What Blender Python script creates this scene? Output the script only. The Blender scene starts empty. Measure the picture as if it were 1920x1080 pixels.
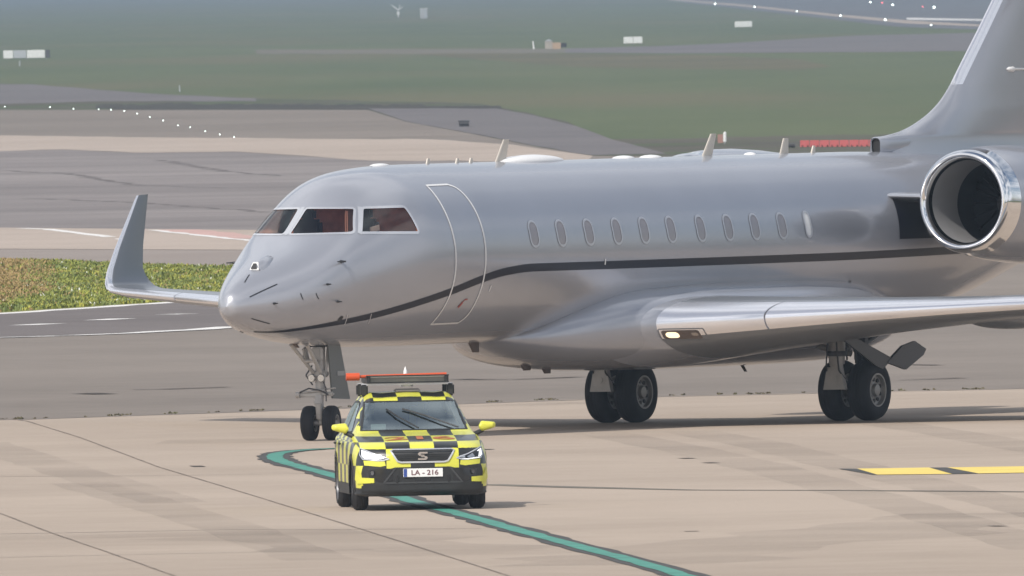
import bpy, bmesh, math, random
import numpy as np
from mathutils import Vector, Matrix
from mathutils.bvhtree import BVHTree
random.seed(7)
S = bpy.context.scene
COL = S.collection
R = math.radians

# ------------------------------------------------------------------ camera
LENS_PX = 53250.0; CAM_H = 7.0
PITCH = math.atan(580 / LENS_PX); ROLL = R(1.0)
cr = Vector((1, 0, 0)); cf = Vector((0, math.cos(PITCH), -math.sin(PITCH))); cu = Vector((0, math.sin(PITCH), math.cos(PITCH)))
CR = cr * math.cos(ROLL) - cu * math.sin(ROLL)
CU = cr * math.sin(ROLL) + cu * math.cos(ROLL)
cam = bpy.data.cameras.new('camera'); camo = bpy.data.objects.new('camera', cam); COL.objects.link(camo)
cam.sensor_width = 36; cam.lens = LENS_PX / 1920 * 36
cam.clip_start = 1; cam.clip_end = 60000
m = Matrix((CR, CU, -cf)).transposed().to_4x4(); m.translation = (0, 0, CAM_H)
camo.matrix_world = m
cam.dof.use_dof = True; cam.dof.focus_distance = 425; cam.dof.aperture_fstop = 32
S.camera = camo

# ------------------------------------------------------------------ sky, sun, exposure
SUN_EL = R(42); SUN_AZ = R(-36)           # azimuth measured from the direction towards the camera (-Y), negative = picture left
sdir = Vector((math.sin(SUN_AZ) * math.cos(SUN_EL), -math.cos(SUN_AZ) * math.cos(SUN_EL), math.sin(SUN_EL)))
W = bpy.data.worlds.new('World'); S.world = W; W.use_nodes = True
nt = W.node_tree; nt.nodes.clear()
sky = nt.nodes.new('ShaderNodeTexSky'); sky.sky_type = 'NISHITA'; sky.sun_disc = False
sky.sun_elevation = SUN_EL; sky.sun_rotation = math.atan2(sdir.x, sdir.y)
sky.air_density = 1.2; sky.dust_density = 2.5
# broken cloud: soft white patches over the blue
tc = nt.nodes.new('ShaderNodeTexCoord'); mp = nt.nodes.new('ShaderNodeMapping'); mp.inputs['Scale'].default_value = (1, 1, 3.2)
nz = nt.nodes.new('ShaderNodeTexNoise'); nz.inputs['Scale'].default_value = 1.9; nz.inputs['Detail'].default_value = 5
rp = nt.nodes.new('ShaderNodeValToRGB'); rp.color_ramp.elements[0].position = .38; rp.color_ramp.elements[1].position = .58
cc = nt.nodes.new('ShaderNodeMixRGB'); cc.inputs[2].default_value = (8.5, 8.8, 9.4, 1)
bg = nt.nodes.new('ShaderNodeBackground'); bg.inputs[1].default_value = .10
wo = nt.nodes.new('ShaderNodeOutputWorld')
L = nt.links.new
L(tc.outputs['Generated'], mp.inputs[0]); L(mp.outputs[0], nz.inputs[0]); L(nz.outputs[0], rp.inputs[0])
# the cloud thins out to clear blue overhead
sx = nt.nodes.new('ShaderNodeSeparateXYZ'); mr = nt.nodes.new('ShaderNodeMapRange'); mr.interpolation_type = 'SMOOTHSTEP'
mr.inputs[1].default_value = .80; mr.inputs[2].default_value = .95; mr.inputs[3].default_value = 1; mr.inputs[4].default_value = 0
mu = nt.nodes.new('ShaderNodeMath'); mu.operation = 'MULTIPLY'
L(tc.outputs['Generated'], sx.inputs[0]); L(sx.outputs[2], mr.inputs[0]); L(rp.outputs[0], mu.inputs[0]); L(mr.outputs[0], mu.inputs[1]); L(mu.outputs[0], cc.inputs[0])
L(sky.outputs[0], cc.inputs[1]); L(cc.outputs[0], bg.inputs[0]); L(bg.outputs[0], wo.inputs[0])
sl = bpy.data.lights.new('sun', 'SUN'); sl.energy = 4.0; sl.angle = R(.6); sl.color = (1, .95, .88)
so = bpy.data.objects.new('sun', sl); COL.objects.link(so); so.rotation_euler = sdir.to_track_quat('Z', 'Y').to_euler()
S.view_settings.view_transform = 'Standard'; S.view_settings.look = 'None'
S.view_settings.exposure = 0.0; S.view_settings.gamma = 1
S.render.engine = 'CYCLES'
S.cycles.max_bounces = 8; S.cycles.volume_bounces = 0; S.cycles.transparent_max_bounces = 16
S.cycles.use_denoising = True

# ------------------------------------------------------------------ helpers
def at(px, py, z=0.0):
    """the ground point (height z) seen at a point of the photograph"""
    d = cf + CR * ((px - 960) / LENS_PX) - CU * ((py - 540) / LENS_PX)
    t = (z - CAM_H) / d.z
    return Vector((0, 0, CAM_H)) + d * t

def mat(name, col, rough=.5, metal=0., spec=.5, var=0., scale=1., bump=0., coat=0., emit=None, estr=0., streak=None):
    M = bpy.data.materials.new(name); M.use_nodes = True
    t = M.node_tree; b = t.nodes['Principled BSDF']
    b.inputs['Base Color'].default_value = (*col, 1); b.inputs['Roughness'].default_value = rough
    b.inputs['Metallic'].default_value = metal; b.inputs['Specular IOR Level'].default_value = spec
    b.inputs['Coat Weight'].default_value = coat; b.inputs['Coat Roughness'].default_value = .08
    if emit: b.inputs['Emission Color'].default_value = (*emit, 1); b.inputs['Emission Strength'].default_value = estr
    if var:
        tc = t.nodes.new('ShaderNodeTexCoord'); mp = t.nodes.new('ShaderNodeMapping')
        if streak: mp.inputs['Scale'].default_value = streak
        n = t.nodes.new('ShaderNodeTexNoise'); n.inputs['Scale'].default_value = scale; n.inputs['Detail'].default_value = 6
        r = t.nodes.new('ShaderNodeValToRGB'); e = r.color_ramp.elements; e[0].position = .3; e[1].position = .7
        e[0].color = (*[c * (1 - var) for c in col], 1); e[1].color = (*[min(1, c * (1 + var)) for c in col], 1)
        t.links.new(tc.outputs['Object'], mp.inputs[0]); t.links.new(mp.outputs[0], n.inputs[0])
        t.links.new(n.outputs[0], r.inputs[0]); t.links.new(r.outputs[0], b.inputs['Base Color'])
        if bump:
            bp = t.nodes.new('ShaderNodeBump'); bp.inputs['Strength'].default_value = bump; bp.inputs['Distance'].default_value = .02
            t.links.new(n.outputs[0], bp.inputs['Height']); t.links.new(bp.outputs[0], b.inputs['Normal'])
    return M

def ground_mat(name, c1, c2, scales=((.02, .5), (.15, .3), (1.3, .2)), rough=.85, alt=None, alt_scale=.05, alt_lo=.5, alt_hi=.6, stretch=1.):
    """two-tone ground: several sizes of noise summed; alt = a third colour that comes in patches"""
    M = bpy.data.materials.new(name); M.use_nodes = True
    t = M.node_tree; b = t.nodes['Principled BSDF']; b.inputs['Roughness'].default_value = rough; b.inputs['Specular IOR Level'].default_value = .25
    tc0 = t.nodes.new('ShaderNodeTexCoord'); tc = t.nodes.new('ShaderNodeMapping'); tc.inputs['Scale'].default_value = (1, stretch, 1); acc = None
    t.links.new(tc0.outputs['Object'], tc.inputs[0])
    for i, (sc, wt) in enumerate(scales):
        n = t.nodes.new('ShaderNodeTexNoise'); n.inputs['Scale'].default_value = sc; n.inputs['Detail'].default_value = 4
        t.links.new(tc.outputs[0], n.inputs[0])
        mm = t.nodes.new('ShaderNodeMath'); mm.operation = 'MULTIPLY_ADD'; mm.inputs[1].default_value = wt
        t.links.new(n.outputs[0], mm.inputs[0])
        if acc: t.links.new(acc.outputs[0], mm.inputs[2])
        else: mm.inputs[2].default_value = 0
        acc = mm
    r = t.nodes.new('ShaderNodeMapRange'); r.inputs[1].default_value = .36; r.inputs[2].default_value = .64
    t.links.new(acc.outputs[0], r.inputs[0])
    mx = t.nodes.new('ShaderNodeMixRGB'); mx.inputs[1].default_value = (*c1, 1); mx.inputs[2].default_value = (*c2, 1)
    t.links.new(r.outputs[0], mx.inputs[0]); out = mx
    if alt:
        n = t.nodes.new('ShaderNodeTexNoise'); n.inputs['Scale'].default_value = alt_scale; n.inputs['Detail'].default_value = 5
        mp = t.nodes.new('ShaderNodeMapping'); mp.inputs['Location'].default_value = (37, 91, 5)
        t.links.new(tc.outputs[0], mp.inputs[0]); t.links.new(mp.outputs[0], n.inputs[0])
        r2 = t.nodes.new('ShaderNodeMapRange'); r2.inputs[1].default_value = alt_lo; r2.inputs[2].default_value = alt_hi
        t.links.new(n.outputs[0], r2.inputs[0])
        m2 = t.nodes.new('ShaderNodeMixRGB'); m2.inputs[2].default_value = (*alt, 1)
        t.links.new(r2.outputs[0], m2.inputs[0]); t.links.new(out.outputs[0], m2.inputs[1]); out = m2
    t.links.new(out.outputs[0], b.inputs['Base Color'])
    return M

class MB:
    def __init__(s): s.v = []; s.f = []; s.mi = []
    def add(s, vs, fs, mi=0):
        o = len(s.v); s.v += [tuple(v) for v in vs]; s.f += [tuple(i + o for i in f) for f in fs]; s.mi += [mi] * len(fs); return s
    def box(s, c, d, rot=None, bev=0., mi=0):
        bm = bmesh.new(); bmesh.ops.create_cube(bm, size=1)
        bmesh.ops.scale(bm, vec=d, verts=bm.verts)
        if bev: bmesh.ops.bevel(bm, geom=bm.edges[:] , offset=bev, segments=2, affect='EDGES')
        M_ = Matrix.Translation(c) @ (rot.to_4x4() if rot is not None else Matrix())
        bmesh.ops.transform(bm, matrix=M_, verts=bm.verts); bm.verts.index_update()
        s.add([v.co for v in bm.verts], [[v.index for v in f.verts] for f in bm.faces], mi); bm.free(); return s
    def tube(s, p, q, r1, r2=None, n=12, mi=0, cap=True):
        p = Vector(p); q = Vector(q); r2 = r1 if r2 is None else r2
        a = (q - p).normalized(); b = a.orthogonal().normalized(); c = a.cross(b)
        vs = [p + (b * math.cos(2 * math.pi * i / n) + c * math.sin(2 * math.pi * i / n)) * r1 for i in range(n)]
        vs += [q + (b * math.cos(2 * math.pi * i / n) + c * math.sin(2 * math.pi * i / n)) * r2 for i in range(n)]
        fs = [[i, (i + 1) % n, n + (i + 1) % n, n + i] for i in range(n)]
        if cap: fs += [list(range(n))[::-1], list(range(n, 2 * n))]
        return s.add(vs, fs, mi)
    def path(s, pts, r, n=8, mi=0):
        for a, b in zip(pts[:-1], pts[1:]): s.tube(a, b, r, n=n, mi=mi)
        return s
    def lathe(s, prof, o, axis, n=40, mi=0, closed=False):
        """prof: (distance along axis, radius)"""
        a = Vector(axis).normalized(); b = a.orthogonal().normalized(); c = a.cross(b); o = Vector(o)
        vs = []
        for (h, r) in prof:
            for i in range(n):
                t = 2 * math.pi * i / n; vs.append(o + a * h + (b * math.cos(t) + c * math.sin(t)) * r)
        k = len(prof); fs = []
        for j in range(k - 1 if not closed else k):
            j2 = (j + 1) % k
            for i in range(n): fs.append([j * n + i, j * n + (i + 1) % n, j2 * n + (i + 1) % n, j2 * n + i])
        return s.add(vs, fs, mi)
    def prism(s, pts, off, mi=0):
        """planar outline pts (3D) extruded by vector off"""
        off = Vector(off); n = len(pts); vs = [Vector(p) for p in pts] + [Vector(p) + off for p in pts]
        return s.add(vs, [list(range(n))[::-1], list(range(n, 2 * n))] + [[i, (i + 1) % n, n + (i + 1) % n, n + i] for i in range(n)], mi)
    def build(s, name, mats, parent=None, smooth=35, fix=True):
        me = bpy.data.meshes.new(name); me.from_pydata(s.v, [], s.f)
        if not isinstance(mats, (list, tuple)): mats = [mats]
        for m_ in mats: me.materials.append(m_)
        for p, i in zip(me.polygons, s.mi): p.material_index = i
        if fix:
            bm = bmesh.new(); bm.from_mesh(me); bmesh.ops.recalc_face_normals(bm, faces=bm.faces); bm.to_mesh(me); bm.free()
        if smooth:
            for p in me.polygons: p.use_smooth = True
            me.set_sharp_from_angle(angle=R(smooth))
        o = bpy.data.objects.new(name, me); COL.objects.link(o)
        if parent: o.parent = parent
        return o

def empty(name, loc=(0, 0, 0), rz=0., parent=None):
    o = bpy.data.objects.new(name, None); COL.objects.link(o); o.location = loc; o.rotation_euler = (0, 0, rz); o.empty_display_size = .3
    if parent: o.parent = parent
    return o
def tag(o, label, cat, group=None, kind=None):
    o['label'] = label; o['category'] = cat
    if group: o['group'] = group
    if kind: o['kind'] = kind
    return o
def struct(o, kind='structure', label=None):
    o['kind'] = kind
    if label: o['label'] = label
    return o

def cat_interp(xs, ys, x):
    """Catmull-Rom style (finite difference Hermite) interpolation, ys may be arrays"""
    xs = np.asarray(xs, float); ys = np.asarray(ys, float)
    d = (ys[1:] - ys[:-1]) / (xs[1:] - xs[:-1]).reshape(-1, *([1] * (ys.ndim - 1)))
    m = np.empty_like(ys); m[0] = d[0]; m[-1] = d[-1]
    a, b = d[:-1], d[1:]
    with np.errstate(divide='ignore', invalid='ignore'):
        hm = 2 * a * b / (a + b)
    m[1:-1] = np.where(a * b > 0, hm, 0)
    i = int(np.clip(np.searchsorted(xs, x) - 1, 0, len(xs) - 2)); h = xs[i + 1] - xs[i]; t = np.clip((x - xs[i]) / h, 0, 1)
    return (2*t**3 - 3*t*t + 1) * ys[i] + (t**3 - 2*t*t + t) * h * m[i] + (-2*t**3 + 3*t*t) * ys[i+1] + (t**3 - t*t) * h * m[i+1]

def bvh_of(mb): return BVHTree.FromPolygons([Vector(v) for v in mb.v], mb.f)
def in_poly(x, y, poly):
    c = False; n = len(poly); j = n - 1
    for i in range(n):
        xi, yi = poly[i]; xj, yj = poly[j]
        if (yi > y) != (yj > y) and x < (xj - xi) * (y - yi) / (yj - yi) + xi: c = not c
        j = i
    return c
MODES = {'front': lambda a, b: (Vector((40, a, b)), Vector((-1, 0, 0))), 'left': lambda a, b: (Vector((a, 40, b)), Vector((0, -1, 0))),
         'right': lambda a, b: (Vector((a, -40, b)), Vector((0, 1, 0))), 'top': lambda a, b: (Vector((a, b, 40)), Vector((0, 0, -1)))}
def onto(bvh, a, b, mode, off=.004):
    o, d = MODES[mode](a, b); h = bvh.ray_cast(o, d)
    if h[0] is None: return None
    n = h[1] if h[1].dot(d) < 0 else -h[1]
    return h[0] + n * off
def patch(mb, bvh, poly, mode, off=.004, cell=.05, mi=0):
    """flat outline (metric) laid on the surface and cut into cells so that it follows the curvature"""
    bm = bmesh.new(); vs = [bm.verts.new((a, b, 0)) for a, b in poly]; bm.faces.new(vs)
    for ax in (0, 1):
        lo = min(p[ax] for p in poly); hi = max(p[ax] for p in poly); k = int((hi - lo) / cell)
        for i in range(1, k + 1):
            c = lo + (hi - lo) * i / (k + 1); co = [0, 0, 0]; co[ax] = c; no = [0, 0, 0]; no[ax] = 1
            bmesh.ops.bisect_plane(bm, geom=bm.verts[:] + bm.edges[:] + bm.faces[:], plane_co=co, plane_no=no)
    bm.verts.index_update(); P = []; ok = []
    for v in bm.verts:
        q = onto(bvh, v.co.x, v.co.y, mode, off); ok.append(q is not None); P.append(q if q is not None else Vector((0, 0, 0)))
    fs = [[v.index for v in f.verts] for f in bm.faces if all(ok[v.index] for v in f.verts)]
    bm.free(); mb.add(P, fs, mi); return mb
def strip(mb, bvh, pts, mode, width, closed=False, off=.006, step=.04, mi=0, thick=0.):
    """a band of real width following the surface along a path; width a number or one per point"""
    ws = width if isinstance(width, (list, tuple)) else [width] * len(pts)
    P = list(pts) + ([pts[0]] if closed else []); ws = list(ws) + ([ws[0]] if closed else [])
    c = []; wv = []
    for (a, b), (a2, b2), w1, w2 in zip(P[:-1], P[1:], ws[:-1], ws[1:]):
        k = max(1, int(math.hypot(a2 - a, b2 - b) / step))
        for i in range(k):
            q = onto(bvh, a + (a2 - a) * i / k, b + (b2 - b) * i / k, mode, 0)
            if q is not None: c.append(q); wv.append(w1 + (w2 - w1) * i / k)
    if not closed:
        q = onto(bvh, *P[-1], mode, 0)
        if q is not None: c.append(q); wv.append(ws[-1])
    n = len(c); vs = []
    for i in range(n):
        t = (c[(i + 1) % n] - c[i - 1]) if closed or 0 < i < n - 1 else (c[1] - c[0] if i == 0 else c[-1] - c[-2])
        nr = bvh.find_nearest(c[i])[1]; o, d = MODES[mode](0, 0)
        if nr.dot(d) > 0: nr = -nr
        sd = nr.cross(t).normalized()
        for k in (-1, -.33, .33, 1):
            q = c[i] + sd * (wv[i] / 2 * k); h = bvh.find_nearest(q); nn = h[1] if h[1].dot(nr) > 0 else -h[1]
            vs.append(h[0] + nn * off)
    fs = []
    for i in range(n if closed else n - 1):
        j = (i + 1) % n
        for k in range(3): fs.append([i * 4 + k, i * 4 + k + 1, j * 4 + k + 1, j * 4 + k])
    mb.add(vs, fs, mi); return mb
def smooth_pts(pts, k=6, closed=False):
    P = [Vector(p) for p in pts]; out = []; n = len(P)
    for i in range(n if closed else n - 1):
        p0 = P[i - 1] if (i > 0 or closed) else P[0]; p1 = P[i]; p2 = P[(i + 1) % n]; p3 = P[(i + 2) % n] if (closed or i + 2 < n) else P[-1]
        for j in range(k):
            t = j / k; out.append(.5 * ((2*p1) + (p2 - p0)*t + (2*p0 - 5*p1 + 4*p2 - p3)*t*t + (-p0 + 3*p1 - 3*p2 + p3)*t**3))
    if not closed: out.append(P[-1])
    return [tuple(o) for o in out]
def rrect(cx, cy, w, h, r, n=4):
    out = []
    for qx, qy, a0 in ((1, 1, 0), (-1, 1, 90), (-1, -1, 180), (1, -1, 270)):
        for i in range(n + 1):
            a = R(a0 + 90 * i / n); out.append((cx + qx * (w / 2 - r) + r * math.cos(a), cy + qy * (h / 2 - r) + r * math.sin(a)))
    return out
def text_mesh(body, size, m_, name, parent, loc, rot, ext=.002, sx=1., bold=0.):
    cu_ = bpy.data.curves.new(name, 'FONT'); cu_.body = body; cu_.size = size; cu_.align_x = 'CENTER'; cu_.align_y = 'CENTER'; cu_.extrude = ext; cu_.offset = bold
    o = bpy.data.objects.new(name, cu_); COL.objects.link(o)
    dg = bpy.context.evaluated_depsgraph_get(); me = bpy.data.meshes.new_from_object(o.evaluated_get(dg)); bpy.data.objects.remove(o)
    me.name = name; me.materials.clear(); me.materials.append(m_)
    for v in me.vertices: v.co.x *= sx
    o = bpy.data.objects.new(name, me); COL.objects.link(o); o.parent = parent; o.location = loc; o.rotation_euler = rot
    return o

# ------------------------------------------------------------------ ground, sheet by sheet
M_far_grass = ground_mat('far grass', (.064, .09, .036), (.10, .12, .052), ((.006, .4), (.045, .5), (.4, .2)), alt=(.125, .115, .06), alt_scale=.022, alt_lo=.5, alt_hi=.68, stretch=.1)
M_asph = ground_mat('old asphalt', (.165, .14, .12), (.235, .20, .172), ((.012, .45), (.09, .35), (.9, .3)))
M_asph2 = ground_mat('grey asphalt', (.17, .15, .145), (.265, .235, .225), ((.02, .45), (.07, .45), (.7, .15)))
M_conc = ground_mat('apron concrete', (.325, .262, .208), (.43, .352, .285), ((.025, .4), (.12, .4), (.9, .2), (6., .1)))
M_conc2 = ground_mat('pale concrete', (.36, .295, .245), (.45, .375, .32), ((.02, .4), (.1, .4), (.8, .25)))
M_soil = ground_mat('bare soil', (.055, .05, .04), (.10, .088, .065), ((.02, .5), (.2, .4), (1, .2)), alt=(.07, .09, .04), alt_scale=.08)
M_dark = ground_mat('runway asphalt', (.10, .10, .11), (.14, .14, .155), ((.004, .5), (.03, .4), (.3, .2)))
M_road = ground_mat('road asphalt', (.13, .112, .108), (.175, .152, .145), ((.03, .4), (.2, .4), (1.5, .25)))
M_pad = ground_mat('dark pad asphalt', (.115, .105, .108), (.16, .145, .145), ((.02, .5), (.1, .4), (.6, .25)))  # darker grey asphalt for the shoulder and far paving
M_white = mat('road paint white', (.75, .73, .70), .7, var=.12, scale=1.5)
M_red = mat('road paint red', (.52, .33, .29), .7, var=.15, scale=1.)
M_green = mat('taxi line green', (.05, .25, .185), .6, var=.28, scale=2.)
M_black = mat('line border black', (.055, .052, .048), .8, var=.35, scale=2.)
M_yellow = mat('stand paint yellow', (.80, .60, .13), .65, var=.08, scale=1.)
M_crack = mat('joint filler', (.19, .16, .14), .9, var=.3, scale=1.)

def sheet(name, px, m_, z, jag=0., step=0, kind='structure', label=None):
    pts = []
    n = len(px)
    for i in range(n):
        a = px[i]; b = px[(i + 1) % n]; k = max(1, int(math.hypot(b[0] - a[0], b[1] - a[1]) / step)) if step else 1
        for j in range(k):
            t = j / k; p = at(a[0] + (b[0] - a[0]) * t, a[1] + (b[1] - a[1]) * t, z)
            if jag and j: p.y *= 1 + random.uniform(-jag, jag)
            pts.append(p)
            # beyond the picture's edges the sheets run on sideways
            o_ = lambda q: (q[0] < -70) - (q[0] > 2050)
            if not j and o_(a):
                far = Vector((p.x * 12, p.y, p.z)); pv_, nx = o_(px[i - 1]) == o_(a), o_(b) == o_(a)
                if not pv_: pts.append(far)
                elif not nx: pts.insert(len(pts) - 1, far)
                else: pts[-1] = far
    bm = bmesh.new(); f = bm.faces.new([bm.verts.new(p) for p in pts]); f.normal_update()
    if f.normal.z < 0: f.normal_flip()
    bmesh.ops.triangulate(bm, faces=[f]); me = bpy.data.meshes.new(name); bm.to_mesh(me); bm.free(); me.materials.append(m_)
    o = bpy.data.objects.new(name, me); COL.objects.link(o); return struct(o, kind, label)

b = MB(); b.add([(-9000, -4000, -.03), (9000, -4000, -.03), (9000, 20000, -.03), (-9000, 20000, -.03)], [[0, 1, 2, 3]])
struct(b.build('ground', M_far_grass, smooth=0))
def edge(pts, step): return pts
# soil verge and pavements beyond the aircraft
sheet('soil_verge', [(-80, 150), (60, 160), (300, 178), (560, 186), (900, 194), (1060, 226), (1130, 262), (1700, 250), (2100, 262), (2100, 330), (-80, 330)], M_soil, -.02, .004, 40)
sheet('taxiway', [(-80, 206), (690, 206), (760, 228), (880, 250), (1000, 274), (1110, 292), (1700, 300), (2100, 300), (2100, 1000), (-80, 1000)], M_asph, -.012)
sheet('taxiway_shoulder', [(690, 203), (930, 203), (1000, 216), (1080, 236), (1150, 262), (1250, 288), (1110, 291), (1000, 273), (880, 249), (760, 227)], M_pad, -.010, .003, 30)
sheet('pale_band_path', [(-80, 252), (200, 256), (480, 259), (800, 261), (960, 271), (1112, 292), (1100, 302), (700, 301), (440, 284), (250, 286), (120, 280), (-80, 285)], M_conc2, -.008, .003, 40)
sheet('asphalt_band_path', [(-80, 285), (120, 281), (250, 287), (440, 285), (700, 302), (1300, 305), (2100, 310), (2100, 450), (-80, 427)], M_asph2, -.008)
sheet('concrete_path', [(-80, 426), (600, 432), (600, 469), (-80, 466)], M_conc2, -.006)
sheet('verge_dry_path', [(-80, 467), (600, 470), (600, 520), (-80, 520)], ground_mat('pinkish asphalt', (.255, .213, .188), (.32, .275, .245)), -.006)
sheet('grass_bed', [(-80, 486), (130, 492), (300, 500), (470, 504), (560, 520), (470, 548), (360, 563), (0, 587), (-80, 592)], ground_mat('bed soil', (.13, .15, .035), (.19, .20, .055), ((.05, .5), (.4, .5)), alt=(.22, .21, .06), alt_scale=.03), -.004)
sheet('service_road', [(-80, 592), (0, 587.5), (200, 574), (360, 563.5), (470, 549), (700, 520), (980, 498), (980, 560), (700, 588), (440, 613), (240, 624), (0, 633), (-80, 634)], M_road, -.002)
sheet('dark_verge_path', [(180, 197), (300, 194), (500, 196), (700, 196), (940, 199), (940, 205), (690, 207), (300, 207), (180, 204)], ground_mat('dark soil', (.035, .035, .028), (.07, .062, .05), ((.02, .5), (.15, .4))), -.0125, .008, 9)
# thin painted lines
def px_line(name, pts, w, m_, z, jag=0, wob=0):
    P = [at(a, b_, z) for a, b_ in pts]; q = []
    for i in range(len(P)):
        if i == len(P) - 1: q.append(P[i]); break
        k = max(1, int((P[i + 1] - P[i]).length / 2.0)) if jag else 1
        for j in range(k): q.append(P[i].lerp(P[i + 1], j / k))
    vs = []; n = len(q)
    for i in range(n):
        t = (q[min(i + 1, n - 1)] - q[max(i - 1, 0)]).normalized(); sd = Vector((-t.y, t.x, 0))
        wl = w / 2 * (1 + random.uniform(-jag, jag)); wr = w / 2 * (1 + random.uniform(-jag, jag)); sh = random.uniform(-wob, wob)
        vs += [q[i] + sd * (wl + sh), q[i] - sd * (wr - sh)]
    b = MB(); b.add(vs, [[2 * i, 2 * i + 2, 2 * i + 3, 2 * i + 1] for i in range(n - 1)]); return b
def lines(name, segs, w, m_, z, jag=.0, wob=0):
    B = MB()
    for s_ in segs:
        b = px_line(name, s_, w, m_, z, jag, wob); B.add(b.v, b.f)
    return struct(B.build(name, m_, smooth=0, fix=False))
# wide along the view because the ground is seen edge-on: widths are the real painted ones
lines('road_edge_marking', [[(-60, 591), (0, 588), (200, 574.5), (360, 564)], [(-60, 634), (0, 632.5), (110, 629.5)], [(136, 628.5), (240, 624.5), (300, 621), (370, 617.5), (440, 612)]], .6, M_white, .002, .35)
lines('road_centre_marking', [[(40, 609.5), (100, 606.5)], [(181, 600), (232, 597)], [(311, 589.5), (353, 588)]], .6, M_white, .002)
lines('stand_edge_marking', [[(40, 427.8), (90, 429.5), (150, 437), (205, 444)], [(225, 447), (262, 452)]], .4, M_white, -.002, .2)
lines('red_stand_marking', [[(285, 431), (330, 431), (400, 438), (470, 447)]], 1.3, M_red, -.003, .25)
lines('white_stand_marking', [[(285, 431), (320, 435), (360, 439), (420, 446), (475, 451)]], .3, M_white, -.001, .5)
lines('asphalt_seam_path', [[(-40, 318), (120, 325), (260, 348), (420, 352)], [(300, 300), (400, 318), (520, 330)], [(60, 372), (260, 380), (500, 398)]], .35, mat('seam dark', (.12, .10, .095), .9), -.0065, .6, .3)
# far airfield
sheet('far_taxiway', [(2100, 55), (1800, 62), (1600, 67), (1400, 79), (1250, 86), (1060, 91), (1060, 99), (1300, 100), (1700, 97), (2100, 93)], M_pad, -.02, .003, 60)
sheet('far_runway', [(1190, -14), (1290, 6), (1400, 18), (1560, 36), (1680, 50), (1820, 55), (2100, 50), (2100, -30), (1190, -30)], M_dark, -.018)
sheet('runway_edge_path', [(1250, -4), (1400, 9), (1560, 26), (1700, 38), (1850, 47), (1850, 50), (1700, 44), (1560, 30), (1400, 13), (1250, 0)], M_conc2, -.012)
sheet('runway_stripe_marking', [(1700, 33), (1850, 36), (1850, 39), (1700, 37)], M_white, -.010)
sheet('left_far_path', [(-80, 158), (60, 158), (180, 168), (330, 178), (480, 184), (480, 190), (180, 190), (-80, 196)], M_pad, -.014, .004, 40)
sheet('dry_grass_path', [(760, 100), (900, 98), (1100, 101), (1350, 104), (1500, 112), (1560, 124), (1500, 131), (1300, 130), (1100, 126), (960, 116), (850, 108)], ground_mat('dry grass', (.085, .085, .045), (.135, .115, .06), ((.01, .5), (.05, .5))), -.0245, .006, 25)
sheet('far_verge_path', [(480, 93), (800, 92), (1060, 91), (1060, 99), (760, 101), (480, 101)], ground_mat('faded verge', (.13, .12, .09), (.18, .16, .12)), -.024, .004, 30)
# apron concrete in the foreground with a weedy joint along its far edge
APE = [(-80, 789), (0, 786.5), (50, 786), (555, 768), (900, 755), (1240, 743), (1920, 728), (2100, 724)]
b = MB()
e0 = [at(x, y, .004) for x, y in APE]
struct(sheet('apron_ground', APE + [(2600, 900), (2600, 2500), (-900, 2500), (-900, 900)], M_conc, .002))
lines('apron_edge_joint_path', [[(x, y + .5) for x, y in APE]], .35, M_crack, .006, .8, .1)
M_crackd = mat('crack and stain dark', (.07, .055, .045), .9, var=.4, scale=1.)  # dark tone shared by asphalt cracks and small stains
lines('apron_joint_path', [[(-60, 776), (50, 789), (150, 820), (300, 876), (430, 915), (560, 955), (790, 1027), (1000, 1094)], [(-60, 948), (0, 962), (100, 1000), (200, 1034), (340, 1084)],
      [(-60, 949), (-50, 951)]], .036, mat('joint line', (.215, .17, .135), .9, var=.3, scale=1.), .007, .3, .0)
lines('cross_joint_path', [[(905, 908), (1100, 914), (1300, 918.5), (1600, 919), (1920, 922), (2100, 924)]], .38, mat('cross joint sealant', (.17, .15, .12), .9, var=.3, scale=1.), .007, .5)
lines('faint_joint_path', [[(-60, 893), (300, 892), (600, 887)], [(0, 1001), (420, 993), (900, 991)], [(-60, 1046), (700, 1030)]], .08, M_crack, .0065, .7)
lines('asphalt_crack_path', [[(250, 730), (300, 729), (430, 725)], [(845, 711), (960, 711), (1090, 706)], [(1700, 683), (1760, 684)], [(1690, 712), (1810, 708)], [(150, 737), (200, 738)]], .35, M_crackd, .001, .8, .1)
lines('stain_path', [[(1280, 858.5), (1296, 859.5)], [(1325, 867), (1340, 868)], [(1860, 985.5), (1880, 986.5)], [(1294, 995.5), (1299, 996)], [(366, 873), (375, 875)]], .18, M_crackd, .0075)
# taxi guidance line: green with worn black borders, U-turn behind the car
TL = smooth_pts([(900, 843), (760, 838), (640, 840), (570, 843.5), (525, 849), (515, 856), (532, 866), (590, 882), (680, 908), (780, 941), (880, 968), (1000, 1001), (1150, 1041), (1310, 1086), (1500, 1142)], 10)
lines('taxi_line_border_marking', [TL], .49, M_black, .009, .16, .015)
lines('taxi_line_marking', [TL], .235, M_green, .013, .12, .015)
sheet('yellow_marking', [(1607, 878.5), (1742, 876.5), (1785, 888.5), (1645, 889.8)], M_yellow, .009)
sheet('yellow_block_marking', [(1776, 876.3), (2050, 872), (2050, 884), (1835, 887.5)], M_yellow, .009)
sheet('black_block_marking', [(1572, 878.5), (1606, 878.5), (1644, 889.8), (1636, 889.8)], M_black, .009)
sheet('black_bar_marking', [(1743, 876.5), (1775, 876.3), (1834, 887.5), (1786, 888.5)], M_black, .009)

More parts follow.
